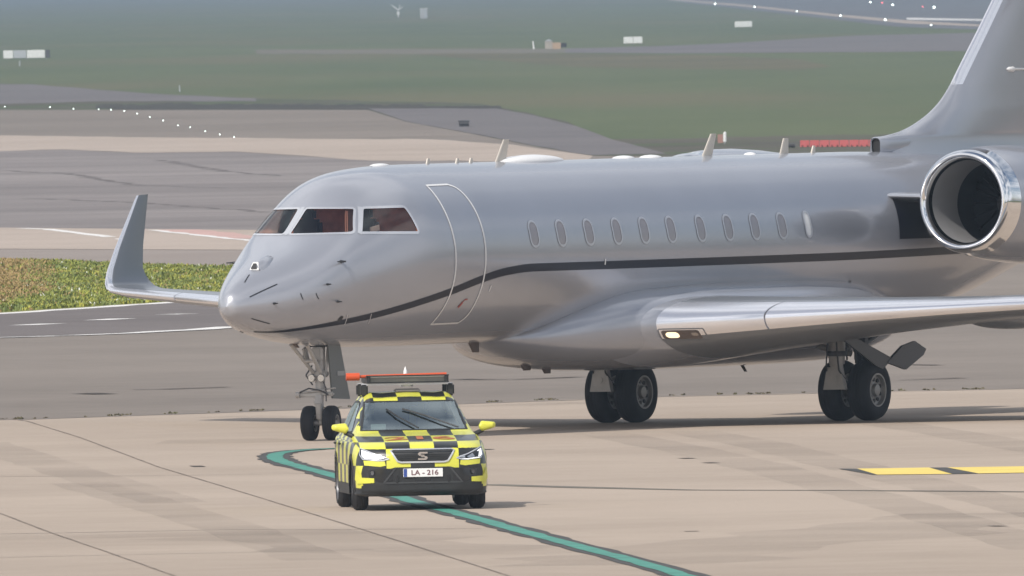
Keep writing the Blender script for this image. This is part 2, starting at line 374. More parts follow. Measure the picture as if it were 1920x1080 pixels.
# rubber swaths and wider streaks: thin see-through dark film
def film(name, col, amt):
    M = bpy.data.materials.new(name); M.use_nodes = True; t = M.node_tree; b_ = t.nodes['Principled BSDF']
    b_.inputs['Base Color'].default_value = (*col, 1); b_.inputs['Roughness'].default_value = .9
    n = t.nodes.new('ShaderNodeTexNoise'); n.inputs['Scale'].default_value = .25; n.inputs['Detail'].default_value = 6
    tc = t.nodes.new('ShaderNodeTexCoord'); r = t.nodes.new('ShaderNodeMapRange'); r.inputs[1].default_value = .25; r.inputs[2].default_value = .65; r.inputs[4].default_value = amt
    t.links.new(tc.outputs['Object'], n.inputs[0]); t.links.new(n.outputs[0], r.inputs[0]); t.links.new(r.outputs[0], b_.inputs['Alpha']); return M
M_film = film('rubber and streak film', (.17, .15, .13), .13)
lines('tyre_track_marking', [[(1130, 812), (1300, 845), (1450, 880), (1700, 950), (1960, 1030)], [(1290, 808), (1420, 832), (1560, 866), (1740, 908), (2000, 972)], [(1640, 790), (1800, 815), (2000, 852)],
      [(150, 905), (300, 950), (420, 985), (600, 1050)], [(-40, 830), (200, 905), (330, 942)]], .9, M_film, .008, .1)
lines('dark_streak_marking', [[(450, 783), (520, 781), (560, 780)], [(300, 829), (420, 827), (560, 824)], [(940, 758), (1090, 757)], [(-40, 1010), (500, 1000), (900, 1040)], [(1100, 1060), (1500, 1010), (1960, 960)]], 3.2, M_film, .0085, .4)  # wide faint darker streaks across the apron

# ------------------------------------------------------------------ business jet
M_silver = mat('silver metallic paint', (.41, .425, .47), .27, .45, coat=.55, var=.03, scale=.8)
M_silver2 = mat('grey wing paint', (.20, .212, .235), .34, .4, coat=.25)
M_chrome = mat('polished metal', (.92, .92, .96), .25, .8)
M_lip = mat('polished inlet lip', (.86, .86, .87), .06, 1.)
M_navy = mat('navy stripe paint', (.008, .009, .02), .3, 0, spec=.3)
M_whitep = mat('white paint', (.80, .80, .80), .35)
M_frame = mat('window surround metal', (.72, .73, .76), .25, .6)
M_tyre = mat('tyre rubber', (.010, .010, .014), .75, var=.25, scale=6)
M_rim = mat('wheel hub metal', (.36, .35, .34), .45, .5)
M_strut = mat('grey strut enamel', (.45, .44, .43), .4, .15, var=.1, scale=8)
M_strutd = mat('dark hydraulic parts', (.06, .06, .065), .5)
M_door_in = mat('gear door paint', (.16, .17, .17), .4, .3)
M_duct = mat('inlet duct grey', (.36, .355, .36), .35, .4)
M_fan = mat('fan blades dark', (.008, .008, .014), .4, .5)
M_door_dk = mat('main gear door paint', (.085, .082, .088), .4, .3)
M_dk = mat('black trim', (.012, .012, .014), .4)
M_brown = mat('cockpit lining', (.60, .28, .20), .7, var=.35, scale=3)
M_seatc = mat('cockpit seat', (.06, .045, .045), .7)
M_paper = mat('white card', (.85, .82, .72), .8)
M_pane = mat('cabin pane', (.27, .25, .27), .12, .0, coat=.5)
M_rimw = mat('window rim', (.55, .56, .60), .3, .4)
M_amber = mat('antenna cream', (.62, .57, .50), .4)
M_brn = mat('underside aerial', (.12, .09, .075), .6)
def glass_mat(name, tint, refl):
    M = bpy.data.materials.new(name); M.use_nodes = True; t = M.node_tree; t.nodes.remove(t.nodes['Principled BSDF'])
    o = t.nodes['Material Output']; g = t.nodes.new('ShaderNodeBsdfGlossy'); g.inputs['Roughness'].default_value = .04; g.inputs['Color'].default_value = (.82, .93, .95, 1)
    tr = t.nodes.new('ShaderNodeBsdfTransparent'); tr.inputs[0].default_value = (*tint, 1); mx = t.nodes.new('ShaderNodeMixShader')
    lw = t.nodes.new('ShaderNodeLayerWeight'); lw.inputs[0].default_value = .35
    ma = t.nodes.new('ShaderNodeMath'); ma.operation = 'MULTIPLY_ADD'; ma.inputs[1].default_value = .6; ma.inputs[2].default_value = refl
    t.links.new(lw.outputs['Fresnel'], ma.inputs[0]); t.links.new(ma.outputs[0], mx.inputs[0])
    t.links.new(tr.outputs[0], mx.inputs[1]); t.links.new(g.outputs[0], mx.inputs[2]); t.links.new(mx.outputs[0], o.inputs[0]); return M
M_cglass = glass_mat('cockpit glass', (.95, .84, .80), .04)
M_cargl = glass_mat('car glass', (.55, .66, .64), .30)

NG = 2.78                                   # distance of the nose gear behind the nose tip
jp = at(602, 826)
jet = empty('business_jet', jp, R(-120))
tag(jet, 'silver twin-engine business jet with dark blue stripe following the chequered car', 'aircraft')
SS = [0, .05, .15, .35, .65, 1.05, 1.5, 1.86, 2.13, 2.4, 2.75, 3.2, 3.8, 4.6, 5.6, 19.0, 20.5, 22.0, 23.5, 25.5, 27.5, 29.2]
ZT = [2.09, 2.25, 2.35, 2.48, 2.63, 2.80, 2.98, 3.16, 3.37, 3.59, 3.86, 4.03, 4.12, 4.17, 4.18, 4.18, 4.16, 4.12, 4.06, 3.98, 3.88, 3.78]
ZB = [2.09, 1.97, 1.89, 1.79, 1.69, 1.61, 1.54, 1.50, 1.48, 1.46, 1.44, 1.42, 1.41, 1.40, 1.40, 1.40, 1.50, 1.75, 2.08, 2.55, 3.0, 3.35]
WW = [.0, .125, .215, .345, .515, .71, .87, .96, 1.02, 1.075, 1.14, 1.22, 1.31, 1.365, 1.385, 1.385, 1.35, 1.22, 1.03, .73, .45, .22]
ZC = [2.09, 2.09, 2.10, 2.12, 2.15, 2.20, 2.28, 2.36, 2.42, 2.48, 2.56, 2.64, 2.72, 2.78, 2.79, 2.79, 2.84, 2.95, 3.10, 3.28, 3.45, 3.56]
NT = [2., 2., 2., 2., 2.05, 2.15, 2.4, 2.6, 2.5, 2.2, 2.0, 2.1, 2.2, 2.0, 2.0, 2., 2, 2, 2, 2, 2, 2]
TAB = np.array([ZT, ZB, WW, ZC, NT]).T
GS = np.arange(0, 29.21, .02); GT = np.array([cat_interp(SS, TAB, g) for g in GS])
ker = np.exp(-.5 * (np.arange(-24, 25) * .02 / .17) ** 2); ker /= ker.sum()      # fair the lines so that the skin has no ripples
GP_ = np.pad(GT, ((24, 24), (0, 0)), mode='edge'); GSM = np.array([np.convolve(GP_[:, c], ker, 'valid') for c in range(5)]).T
bl = np.clip((GS - .5) / .7, 0, 1)[:, None]; bl = bl * bl * (3 - 2 * bl); GT = GT * (1 - bl) + GSM * bl
def hull_pt(s, phi, grow=0.):
    zt, zb, w, zc, n = [np.interp(s, GS, GT[:, c]) for c in range(5)]; c, q = math.cos(phi), math.sin(phi)
    n = n if q > 0 else 2.0
    y = (w + grow) * math.copysign(abs(c) ** (2 / n), c)
    z = zc + ((zt - zc + grow) if q > 0 else (zc - zb + grow)) * math.copysign(abs(q) ** (2 / n), q)
    return (NG - s, y, z)
st = [0, .006, .02, .04, .07, .11, .16, .22, .3, .38, .47, .57, .68, .8, .92, 1.05, 1.18, 1.3, 1.4, 1.5] + list(np.arange(1.53, 4.2, .03)) + list(np.arange(4.25, 6, .15)) + list(np.arange(6, 19, .6)) + list(np.arange(19, 29.3, .3)) + [29.2]
NPH = 220
hull = MB(); vs = []
for s_ in st:
    for k in range(NPH): vs.append(hull_pt(max(s_, 1e-4), 2 * math.pi * k / NPH - math.pi / 2))
fs = [[i * NPH + k, i * NPH + (k + 1) % NPH, (i + 1) * NPH + (k + 1) % NPH, (i + 1) * NPH + k] for i in range(len(st) - 1) for k in range(NPH)]
fs.append(list(range((len(st) - 1) * NPH, len(st) * NPH)))
hull.add(vs, fs); HB = bvh_of(hull)
def X(s): return NG - s
# window outlines: windscreens in front view (y, z), side window in side view (x, z)
WS = [(.04, 3.16), (.05, 3.555), (.715, 3.545), (.885, 3.165)]
def mir(p): return [(-a, b_) for a, b_ in p]
SP = [(X(2.49), 3.165), (X(2.81), 3.545), (X(3.61), 3.55), (X(3.72), 3.145)]
def roundpoly(P, r=.05, n=3):
    out = []; k = len(P)
    for i in range(k):
        a, b_, c = Vector(P[i - 1]), Vector(P[i]), Vector(P[(i + 1) % k])
        u = (a - b_).normalized() * r; v = (c - b_).normalized() * r
        for j in range(n + 1):
            t = j / n; q = (b_ + u) * (1 - t) ** 2 + b_ * 2 * t * (1 - t) + (b_ + v) * t * t; out.append((q.x, q.y))
    return out
openings = [('front', roundpoly(WS)), ('front', roundpoly(mir(WS))), ('left', roundpoly(SP)), ('right', roundpoly(SP))]
keep = []
for f_ in hull.f:
    c = sum((Vector(hull.v[i]) for i in f_), Vector()) / len(f_); cut = False
    if -2 < c.x < 2 and c.z > 3:
        for md, P in openings:
            if md == 'front' and c.x > X(2.75): cut |= in_poly(c.y, c.z, P)
            if md == 'left' and c.y > .3: cut |= in_poly(c.x, c.z, P)
            if md == 'right' and c.y < -.3: cut |= in_poly(c.x, c.z, P)
    if not cut: keep.append(f_)
h2 = MB(); h2.add(hull.v, keep); fus = h2.build('fuselage', M_silver, jet, smooth=60)
for i, (md, P) in enumerate(openings):
    g = patch(MB(), HB, P, md, -.006, .06); pane = g.build('windscreen_pane' if md == 'front' else 'side_window_pane', M_cglass, jet, smooth=80)
    fr = strip(MB(), HB, P, md, .045, True, .005, .03); fr.build('pane_frame', M_frame, pane, smooth=80)
for md, P in (('left', [(X(2.47), 3.15), (X(2.79), 3.56)]), ('right', [(X(2.47), 3.15), (X(2.79), 3.56)]), ('front', [(0, 3.15), (0, 3.57)])):
    strip(MB(), HB, P, md,   .08 if md != 'front' else .06, False, .0065, .03).build('window_post', M_frame, jet, smooth=80)
# cockpit behind the panes
b = MB(); ck = empty('cockpit', (0, 0, 0), 0, jet)
bk = []; nn = 40
MB().add([Vector(hull_pt(3.9, 2 * math.pi * k / nn, -.06)) for k in range(nn)], [list(range(nn))]).build('bulkhead', mat('bulkhead brown', (.80, .36, .25), .7, var=.3, scale=4), ck, smooth=0, fix=False)
b.add([Vector(hull_pt(s_, 2 * math.pi * k / nn, -.05)) for s_ in (2.0, 2.4, 2.75, 3.3, 3.9) for k in range(nn)], [[i * nn + k, i * nn + (k + 1) % nn, (i + 1) * nn + (k + 1) % nn, (i + 1) * nn + k] for i in range(4) for k in range(nn)])
b.f = [f for f in b.f if max(b.v[i][2] for i in f) < 3.16 or min(b.v[i][2] for i in f) > 3.54]
b.build('lining', M_brown, ck, smooth=0, fix=False)
for y in (-.5, .5):
    b = MB(); b.box((X(3.35), y, 3.0), (.14, .5, .75), bev=.05); b.box((X(3.36), y, 3.45), (.1, .28, .2), bev=.04); b.build('seat', M_seatc, ck)
MB().box((X(2.2), 0, 2.98), (.5, 1.5, .18), bev=.05).build('instrument_panel', M_dk, ck)
MB().box((X(3.08), .84, 3.22), (.26, .02, .085), Matrix.Rotation(R(8), 3, 'Y')).build('card', M_paper, ck)
MB().box((X(2.75), .62, 3.33), (.34, .05, .38), bev=.02).build('side_curtain', mat('curtain', (.30, .16, .12), .8), ck)

# dark blue stripe sweeping up from the chin
def zs(s): return float(cat_interp([.35, .85, 1.3, 1.65, 2.1, 2.8, 3.4, 4.05, 4.7, 5.5, 6.2, 7.0, 9.5, 16, 20, 23, 27], [1.74, 1.69, 1.725, 1.76, 1.81, 1.895, 1.995, 2.115, 2.24, 2.41, 2.51, 2.555, 2.552, 2.557, 2.59, 2.63, 2.7], s))
xs_ = list(np.arange(.4, 25.0, .12))
for md in ('left', 'right'):
    strip(MB(), HB, [(X(s_), zs(s_)) for s_ in xs_], md, [min(.125, .03 + .035 * s_) for s_ in xs_], off=.004, step=.1).build('stripe', M_navy, jet, smooth=80)
# entry door outline
DR = smooth_pts([(X(4.64), 1.735), (X(4.65), 2.2), (X(4.62), 2.79), (X(4.60), 3.4), (X(4.62), 3.855)], 8)
DA = smooth_pts([(X(5.24), 3.86), (X(5.42), 3.78), (X(5.49), 3.5), (X(5.50), 2.79), (X(5.52), 2.2), (X(5.53), 1.86), (X(5.44), 1.74)], 8)
strip(MB(), HB, DR + DA, 'left', .038, True, .007, .04).build('door_outline', M_whitep, jet, smooth=80)
# cabin windows
def cabin_window(s, z, white=False):
    P = rrect(X(s), z, .19 if white else .26, .39, .09 if white else .12, 4)
    w = patch(MB(), HB, P, 'left', .003, .08).build('cabin_window', M_whitep if white else M_pane, jet, smooth=80)
    strip(MB(), HB, P, 'left', .035, True, .008, .03).build('rim', M_rimw, w, smooth=80)
for s_ in (7.04, 7.88, 8.74, 9.61, 10.46, 11.30, 12.23, 13.10, 13.94, 14.80): cabin_window(s_, 3.07)
cabin_window(15.62, 3.08, True)  # bright reflection on the last pane, put in as white colour

UPF = [1., 1.]
def airfoil(le, te, t, up, xs, n_side=None, camber=.0):
    """ring of points: upper from te to le, lower back to te; xs chord fractions"""
    le = Vector(le); te = Vector(te); up = Vector(up).normalized(); d = te - le; c = d.length; out = []
    th = lambda x: 5 * t * (.2969 * math.sqrt(x) - .126 * x - .3516 * x * x + .2843 * x ** 3 - .1036 * x ** 4)
    for x in reversed(xs): out.append(le + d * x + up * (th(x) * 1.05 * UPF[0] + camber * c * x * (1 - x) * 4))
    for x in xs[1:]: out.append(le + d * x - up * (th(x) * .95 * UPF[1] - camber * c * x * (1 - x) * 4))
    return out
XS = [0, .0015, .004, .008, .014, .022, .032, .045, .06, .08, .11, .16, .23, .32, .42, .54, .66, .78, .9, 1.0]
def loft_foil(stations, xs=XS, camber=0.):
    rings = [airfoil(*st_, xs, camber=camber) for st_ in stations]; return rings
def rings_mesh(rings, idx=None, cap=True, closed=True, shrink=0):
    mb = MB(); n = len(rings[0]); sel = list(range(n)) if idx is None else idx; k = len(sel)
    vs = [r[i] for r in rings for i in sel]; fs = []
    for a in range(len(rings) - 1):
        for i in range(k if closed else k - 1):
            j = (i + 1) % k; fs.append([a * k + i, a * k + j, (a + 1) * k + j, (a + 1) * k + i])
    if cap: fs += [list(range(k)), list(range((len(rings) - 1) * k, len(rings) * k))]
    return mb.add(vs, fs)

# wing-to-body fairing
FS_ = [7.7, 8.0, 8.5, 9.2, 10.0, 11, 12.5, 15, 17, 18.3, 19.2, 19.8]
FT = np.array([[1.50, 1.62, 1.85, 2.08, 2.25, 2.32, 2.36, 2.36, 2.32, 2.15, 1.9, 1.6], [1.42, 1.26, 1.10, .99, .93, .90, .885, .885, .90, 1.02, 1.22, 1.42],
               [.15, .62, 1.0, 1.33, 1.56, 1.70, 1.76, 1.76, 1.68, 1.4, .95, .2]]).T
b = MB(); vs = []; ss = list(np.linspace(7.7, 19.8, 70)); nn = 72
for s_ in ss:
    zt, zb, w = cat_interp(FS_, FT, s_); zc = (zt + zb) / 2
    for k in range(nn):
        a = 2 * math.pi * k / nn; c, q = math.cos(a), math.sin(a); e = 2 / 2.5
        vs.append((X(s_), w * math.copysign(abs(c) ** e, c), zc + (zt - zc) * math.copysign(abs(q) ** e, q)))
b.add(vs, [[i * nn + k, i * nn + (k + 1) % nn, (i + 1) * nn + (k + 1) % nn, (i + 1) * nn + k] for i in range(len(ss) - 1) for k in range(nn)] + [list(range(nn)), list(range((len(ss) - 1) * nn, len(ss) * nn))])
b.build('belly_fairing', M_silver, jet, smooth=60)

def wing(sd):
    w = empty('wing', (0, 0, 0), 0, jet)
    def stn(y, z=None, extra=None):
        k = .72; s_ = 10.35 + k * (y - 1.75); zz = 1.63 + .043 * (y - 1.75)
        if y < 2.1: s_ -= (2.1 - y) ** 2 * .8
        ch = float(cat_interp([1.2, 4.6, 13.3], [7.3, 4.7, 1.62], y)); t = float(cat_interp([1.2, 1.9, 3, 4.6, 6, 9, 13.3], [1.18, .97, .76, .50, .37, .27, .17], y))
        return ((X(s_), sd * y, zz), (X(s_ + ch), sd * y, zz - .03 * ch / 4), t, (0, -.04 * sd, 1))
    main = [stn(y) for y in (1.1, 1.3, 1.5, 1.7, 1.9, 2.4, 3, 4, 5.2, 6.6, 8, 9.5, 11, 12.2, 12.7)]
    # blend up into the winglet
    for a, y, z, s_, ch, t in ((22, 13.08, 2.13, 18.50, 1.60, .14), (48, 13.20, 2.165, 18.60, 1.52, .13), (70, 13.265, 2.24, 18.67, 1.40, .12), (78, 13.29, 2.34, 18.74, 1.24, .11),
                               (80, 13.31, 2.46, 18.83, 1.10, .10), (80, 13.36, 2.8, 19.16, .87, .08), (80, 13.42, 3.3, 19.68, .56, .055), (80, 13.46, 3.58, 19.98, .39, .04), (80, 13.465, 3.63, 20.04, .35, .03)):
        up = (0, -math.sin(R(a)) * sd, math.cos(R(a)))
        main.append(((X(s_), sd * y, z), (X(s_ + ch), sd * y, z + .015), t, up))
    UPF[0], UPF[1] = .72, 1.2; rg = loft_foil(main, camber=.004); UPF[0] = UPF[1] = 1.
    n = len(XS); le = n - 1; cut_u = 10; cut_l = 5
    body_idx = list(range(0, le - cut_u + 1)) + list(range(le + cut_l, 2 * n - 1))
    lei = list(range(le - cut_u, le + cut_l + 1))
    # whole section inboard of the polished edge, then rear box, then polished leading edge in panels
    i0 = 3; i1 = 15
    rings_mesh(rg[:i0 + 1], cap=True).build('wing_root', M_silver, w, smooth=60)
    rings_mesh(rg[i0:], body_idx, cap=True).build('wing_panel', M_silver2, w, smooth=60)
    cuts = [(3, 6), (6, 9), (9, 12), (12, len(rg) - 1)]
    for a, c in cuts:
        R_ = [[Vector(p) for p in r] for r in rg[a:c + 1]]
        if a > i0:
            for q in range(len(R_[0])): R_[0][q] = R_[0][q].lerp(R_[1][q], .025)
        rings_mesh(R_, lei, cap=True, closed=True).build('leading_edge', M_chrome, w, smooth=60)
    # flap track fairings
    for y, L_, r in ((5.0, 3.0, .16), (8.6, 2.0, .13)):
        s0 = 10.35 + .72 * (y - 1.75) + float(cat_interp([1.2, 4.6, 13.3], [7.3, 4.7, 1.62], y)) * .31
        z0 = 1.63 + .043 * (y - 1.75) - .10
        MB().lathe([(L_ * t, max(.005, r * (math.sin(math.pi * t ** .8)) ** .6)) for t in np.linspace(0, 1, 16)], (X(s0), sd * y, z0 - .06), (-1, 0, -.03), 20).build('flap_track_fairing', M_silver2, w, smooth=60)
    return w
wl = wing(1); wr = wing(-1)
# landing light window in the left and right root of the leading edge
M_lamp = mat('lit landing lamp', (1, .9, .75), .3, emit=(1, .72, .42), estr=1.4)
M_lglass = mat('lamp bay', (.13, .10, .085), .15, .2)
wb_ = MB(); rr = None
for o_ in COL.objects:
    if o_.parent is wl and o_.name.split('.')[0] in ('leading_edge', 'wing_root', 'wing_panel'): wb_.add([v.co for v in o_.data.vertices], [list(p.vertices) for p in o_.data.polygons if len(p.vertices) < 5])
WB = bvh_of(wb_)
ll = patch(MB(), WB, rrect(1.95, 1.45, .43, .13, .03), 'front', .006, .05).build('landing_light', M_lglass, jet, smooth=80)
strip(MB(), WB, rrect(1.97, 1.45, .52, .18, .02), 'front', .018, True, .004).build('light_bay_frame', M_silver2, ll, smooth=80)
patch(MB(), WB, rrect(1.84, 1.45, .14, .085, .04), 'front', .012, .05).build('lamp_bowl', M_lamp, ll, smooth=80)
patch(MB(), WB, rrect(2.10, 1.46, .08, .05, .025), 'front', .012, .05).build('spare_lamp_bowl', mat('unlit lamp', (.4, .36, .33), .2, .6), ll, smooth=80)

# engines
def engine(sd):
    e = empty('engine_nacelle', (X(18.5), sd * 2.52, 3.385), 0, jet); e.rotation_euler = (0, R(-2.5), 0); ax = (-1, 0, 0)
    MB().lathe([(.40, .842), (.6, .872), (.9, .90), (1.5, .93), (2.3, .93), (3.2, .90), (4.2, .78), (4.9, .66), (4.9, .60), (4.2, .58)], (0, 0, 0), ax, 72).build('cowl', M_silver, e, smooth=50)
    pr = []
    for i in range(21):
        a = math.pi * i / 20; pr.append((.20 - .20 * math.sin(a) + .0 , .733 + .087 * math.cos(a)))
    pr = [(.40, .845)] + pr
    MB().lathe(pr, (0, 0, 0), ax, 96).build('inlet_lip', M_lip, e, smooth=80)
    MB().lathe([(.20, .647), (.35, .632), (.6, .63), (1.0, .64)], (0, 0, 0), ax, 72).build('inlet_duct', M_duct, e, smooth=60, fix=False)
    MB().lathe([(1.0, .64), (1.75, .68)], (0, 0, 0), ax, 72).build('fan_case', M_fan, e, smooth=60, fix=False)
    b = MB(); b.lathe([(1.65, .0), (1.65, .70)], (0, 0, 0), ax, 48)
    for k in range(20):
        a = 2 * math.pi * k / 20
        p = lambda r, h, da: (-h - .6, r * math.cos(a + da), r * math.sin(a + da))
        b.add([p(.2, .92, 0), p(.69, .9, .05), p(.69, 1.0, .27), p(.2, 1.02, .25)], [[0, 1, 2, 3]])
    b.build('fan', M_fan, e, smooth=0, fix=False)
    MB().lathe([(1.22, .002), (1.26, .05), (1.35, .12), (1.55, .22)], (0, 0, 0), ax, 32).build('spinner', M_strutd, e)
    MB().lathe([(5.2, .45), (4.2, .5)], (0, 0, 0), ax, 40).build('exhaust_pipe', M_fan, e)
    # pylon
    rg = [airfoil((.12 - .5 * j, -sd * (1.45 - .75 * j), .10 - .02 * j), (-3.6, -sd * (1.45 - .75 * j), .05), .17, (0, 0, 1), XS) for j in (0, .5, 1)]
    rings_mesh(rg).build('pylon', M_silver, e, smooth=60)
    return e
engine(1); engine(-1)

patch(MB(), HB, [(X(18.58), 3.49), (X(19.6), 3.49), (X(19.6), 2.80), (X(18.50), 2.80)], 'left', .004).build('pylon_shade_patch', M_navy, jet, smooth=80)  # shade and dark reflection under the pylon, laid on the hull as navy colour

# fin with dorsal intake, tailplane on top
fz = [3.7, 4.05, 4.39, 4.43, 4.48, 4.61, 4.77, 4.95, 5.18, 5.48, 6.06, 6.53, 7.1, 7.55]
fl = [20.34, 20.34, 20.36, 20.75, 21.1, 21.62, 22.06, 22.41, 22.72, 23.04, 23.67, 24.16, 24.75, 25.2]
ft = [.62, .52, .42, .42, .42, .42, .42, .41, .40, .39, .37, .36, .34, .33]
stf = []
for z in list(np.arange(3.7, 4.38, .08)) + list(np.arange(4.38, 4.6, .02)) + list(np.arange(4.6, 5.2, .05)) + list(np.arange(5.2, 7.56, .2)) + [7.55]:
    l_ = float(cat_interp(fz, fl, z)); t_ = float(cat_interp(fz, ft, z)); te = 28.4 + (z - 3.7) * .32
    stf.append(((X(l_), 0, z), (X(te), 0, z + .0), t_, (0, 1, 0)))
rg = loft_foil(stf); n = len(XS); le = n - 1; k0 = min(i for i, q in enumerate(stf) if q[0][2] >= 5.19)
fin = empty('fin', (0, 0, 0), 0, jet)
bi = list(range(0, le - 6 + 1)) + list(range(le + 6, 2 * n - 1))
rings_mesh(rg[:k0 + 1]).build('fin_root', M_silver, fin, smooth=60)
rings_mesh(rg[k0:], bi).build('fin_panel', M_silver, fin, smooth=60)
rings_mesh(rg[k0:], list(range(le - 6, le + 7))).build('fin_leading_edge', M_chrome, fin, smooth=60)
b = MB(); rr_ = []
for i, (s_, hh, ww) in enumerate([(20.27, .115, .075), (20.24, .13, .09), (20.28, .145, .105), (20.5, .15, .13), (21.0, .16, .17), (21.8, .16, .17), (22.3, .05, .05)]):
    rr_.append([Vector((X(s_), p, 4.255 + q + (.0 if i < 4 else .03))) for p, q in rrect(0, 0, 2 * ww, 2 * hh, min(ww, hh) * .8, 5)])
rings_mesh(rr_, cap=False).build('dorsal_intake', M_silver, fin, smooth=60)
b = MB(); b.add([p + Vector((-.03, 0, 0)) for p in rr_[0]], [list(range(len(rr_[0])))]); b.build('intake_mouth', M_dk, fin, smooth=0)
tp = []
for y in (-4.6, -4.4, -2, 0, 2, 4.4, 4.6):
    a = abs(y); tp.append(((X(25.4 + a * .62), y, 7.62 - a * .01), (X(28.6 + a * .28), y, 7.60 - a * .01), .30 - a * .04, (0, 0, 1)))
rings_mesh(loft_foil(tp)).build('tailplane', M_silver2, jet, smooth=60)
MB().lathe([(0, .004), (.06, .035), (.2, .045), (.26, .02), (.9, .015)], (X(24.2), .20, 5.42), (-1, .02, 0), 12).build('fin_probe', M_whitep, jet)

# aerials along the crown
def blade(s, z0, h, c, lean, m_=M_amber, t=.03, nm='blade_aerial', y=0.):
    b = MB(); rg = []
    for q in (0, .5, 1):
        cc_ = c * (1 - .45 * q); rg.append(airfoil((X(s + lean * q), y, z0 + h * q), (X(s + lean * q + cc_), y, z0 + h * q), t, (0, 1, 0), [0, .02, .06, .15, .3, .5, .75, 1]))
    return rings_mesh(rg).build(nm, m_, jet, smooth=50)
blade(8.22, 4.16, .36, .34, .28); blade(14.68, 4.16, .36, .34, .30); blade(17.15, 4.15, .27, .30, .14); blade(18.15, 4.15, .14, .16, .08)
blade(6.1, 4.16, .10, .14, .05); blade(7.0, 4.16, .09, .14, .05); blade(7.42, 4.16, .09, .14, .05)
def pod(s, L_, w, h, z=4.165, m_=M_whitep, nm='flat_aerial', y=0.):
    b = MB(); vs = []; K = 14
    for i in range(K + 1):
        t = i / K; r = max(.02, math.sin(math.pi * t)) ** .45
        for k in range(16):
            a = 2 * math.pi * k / 16; vs.append((X(s + L_ * t), y + w / 2 * r * math.cos(a), z + h * r * math.sin(a)))
    b.add(vs, [[i * 16 + k, i * 16 + (k + 1) % 16, (i + 1) * 16 + (k + 1) % 16, (i + 1) * 16 + k] for i in range(K) for k in range(16)])
    return b.build(nm, m_, jet, smooth=60)
pod(4.45, .5, .22, .04); pod(8.35, 1.95, .5, .115, 4.16); pod(11.95, .55, .3, .055); pod(12.80, .55, .3, .055); pod(16.1, .25, .2, .05)

# small things on the nose
nose = empty('nose_fittings', (0, 0, 0), 0, jet)
MB().lathe([(0, .10), (.05, .125), (.2, .15), (.45, .12), (.62, .02)], (X(.72), .10, 2.60), (-1, 0, .33), 20).build('camera_housing', M_silver, nose, smooth=60)
b = MB(); b.prism([(X(.705), .02, 2.63), (X(.705), .18, 2.63), (X(.76), .145, 2.75), (X(.76), .055, 2.75)], (.02, 0, .01)); b.build('camera_window_frame', M_whitep, nose, smooth=0)
b = MB(); b.prism([(X(.702), .05, 2.65), (X(.702), .15, 2.65), (X(.74), .125, 2.73), (X(.74), .075, 2.73)], (.03, 0, .012)); b.build('camera_window', M_dk, nose, smooth=0)
for P in ([(.48, 2.42), (.265, 2.235)], [(.10, 2.57), (.128, 2.453)], [(.25, 1.91), (.37, 1.822)], [(.70, 2.275), (.718, 2.177)], [(.809, 2.27), (.822, 2.179)]):
    strip(MB(), HB, P, 'front', .016, off=.005).build('diverter_strip', M_dk, nose, smooth=0)
def probe(s, z, L_, sd=1, up=.0, g=.8):
    q = onto(HB, X(s), z, 'left' if sd > 0 else 'right', 0)
    b = MB(); b.tube(q, q + Vector((.02, sd * .08 * g, 0)), .03 * g, .022 * g); b.tube(q + Vector((-.03, sd * .08 * g, 0)), q + Vector((L_, sd * .08 * g, up)), .018 * g, .01 * g)
    b.build('pitot_probe', M_dk, nose)
probe(1.9, 2.74, .2); probe(1.9, 2.74, .2, -1); probe(1.55, 2.40, .07, 1, 0, .6); probe(1.80, 2.13, .13, 1, 0, .6); probe(.60, 2.13, .03, 1, 0, .6)
b = MB(); patch(b, HB, rrect(X(2.04), 1.865, .10, .09, .04), 'left', .005); b.build('static_port', M_dk, nose)
for s_ in (2.25, 2.85): strip(MB(), HB, [(X(s_), 1.78), (X(s_ - .1), 1.93)], 'left', .015, off=.006).build('panel_seam', M_rimw, nose)
M_redp = mat('red sill mark', (.35, .05, .04), .5)
b = MB(); strip(b, HB, [(X(5.08), 1.98), (X(5.16), 2.10), (X(5.24), 2.10)], 'left', .022, off=.006); strip(b, HB, [(X(5.08), 1.98), (X(5.13), 2.06)], 'left', .05, off=.007); b.build('door_sill_arrow', M_redp, jet)
for s_, z in ((5.80, 2.25), (9.2, 2.60)): strip(MB(), HB, [(X(s_), z - .04), (X(s_), z + .05)], 'left', .03, off=.007).build('small_placard', M_whitep, jet)
b = MB(); strip(b, HB, [(X(16.35), 2.17), (X(16.35), 2.11), (X(17.15), 2.12), (X(17.15), 2.18)], 'left', .05, off=.012); b.build('scupper', M_dk, jet)
for s_, z0, h, c in ((7.3, 1.42, -.17, .35), (8.85, 1.10, -.16, .4), (9.5, 1.02, -.14, .35), (15.8, .90, -.12, .1), (1.95, 1.50, -.07, .15)):
    blade(s_, z0, h, c, .15, M_brn, .05, 'belly_aerial')

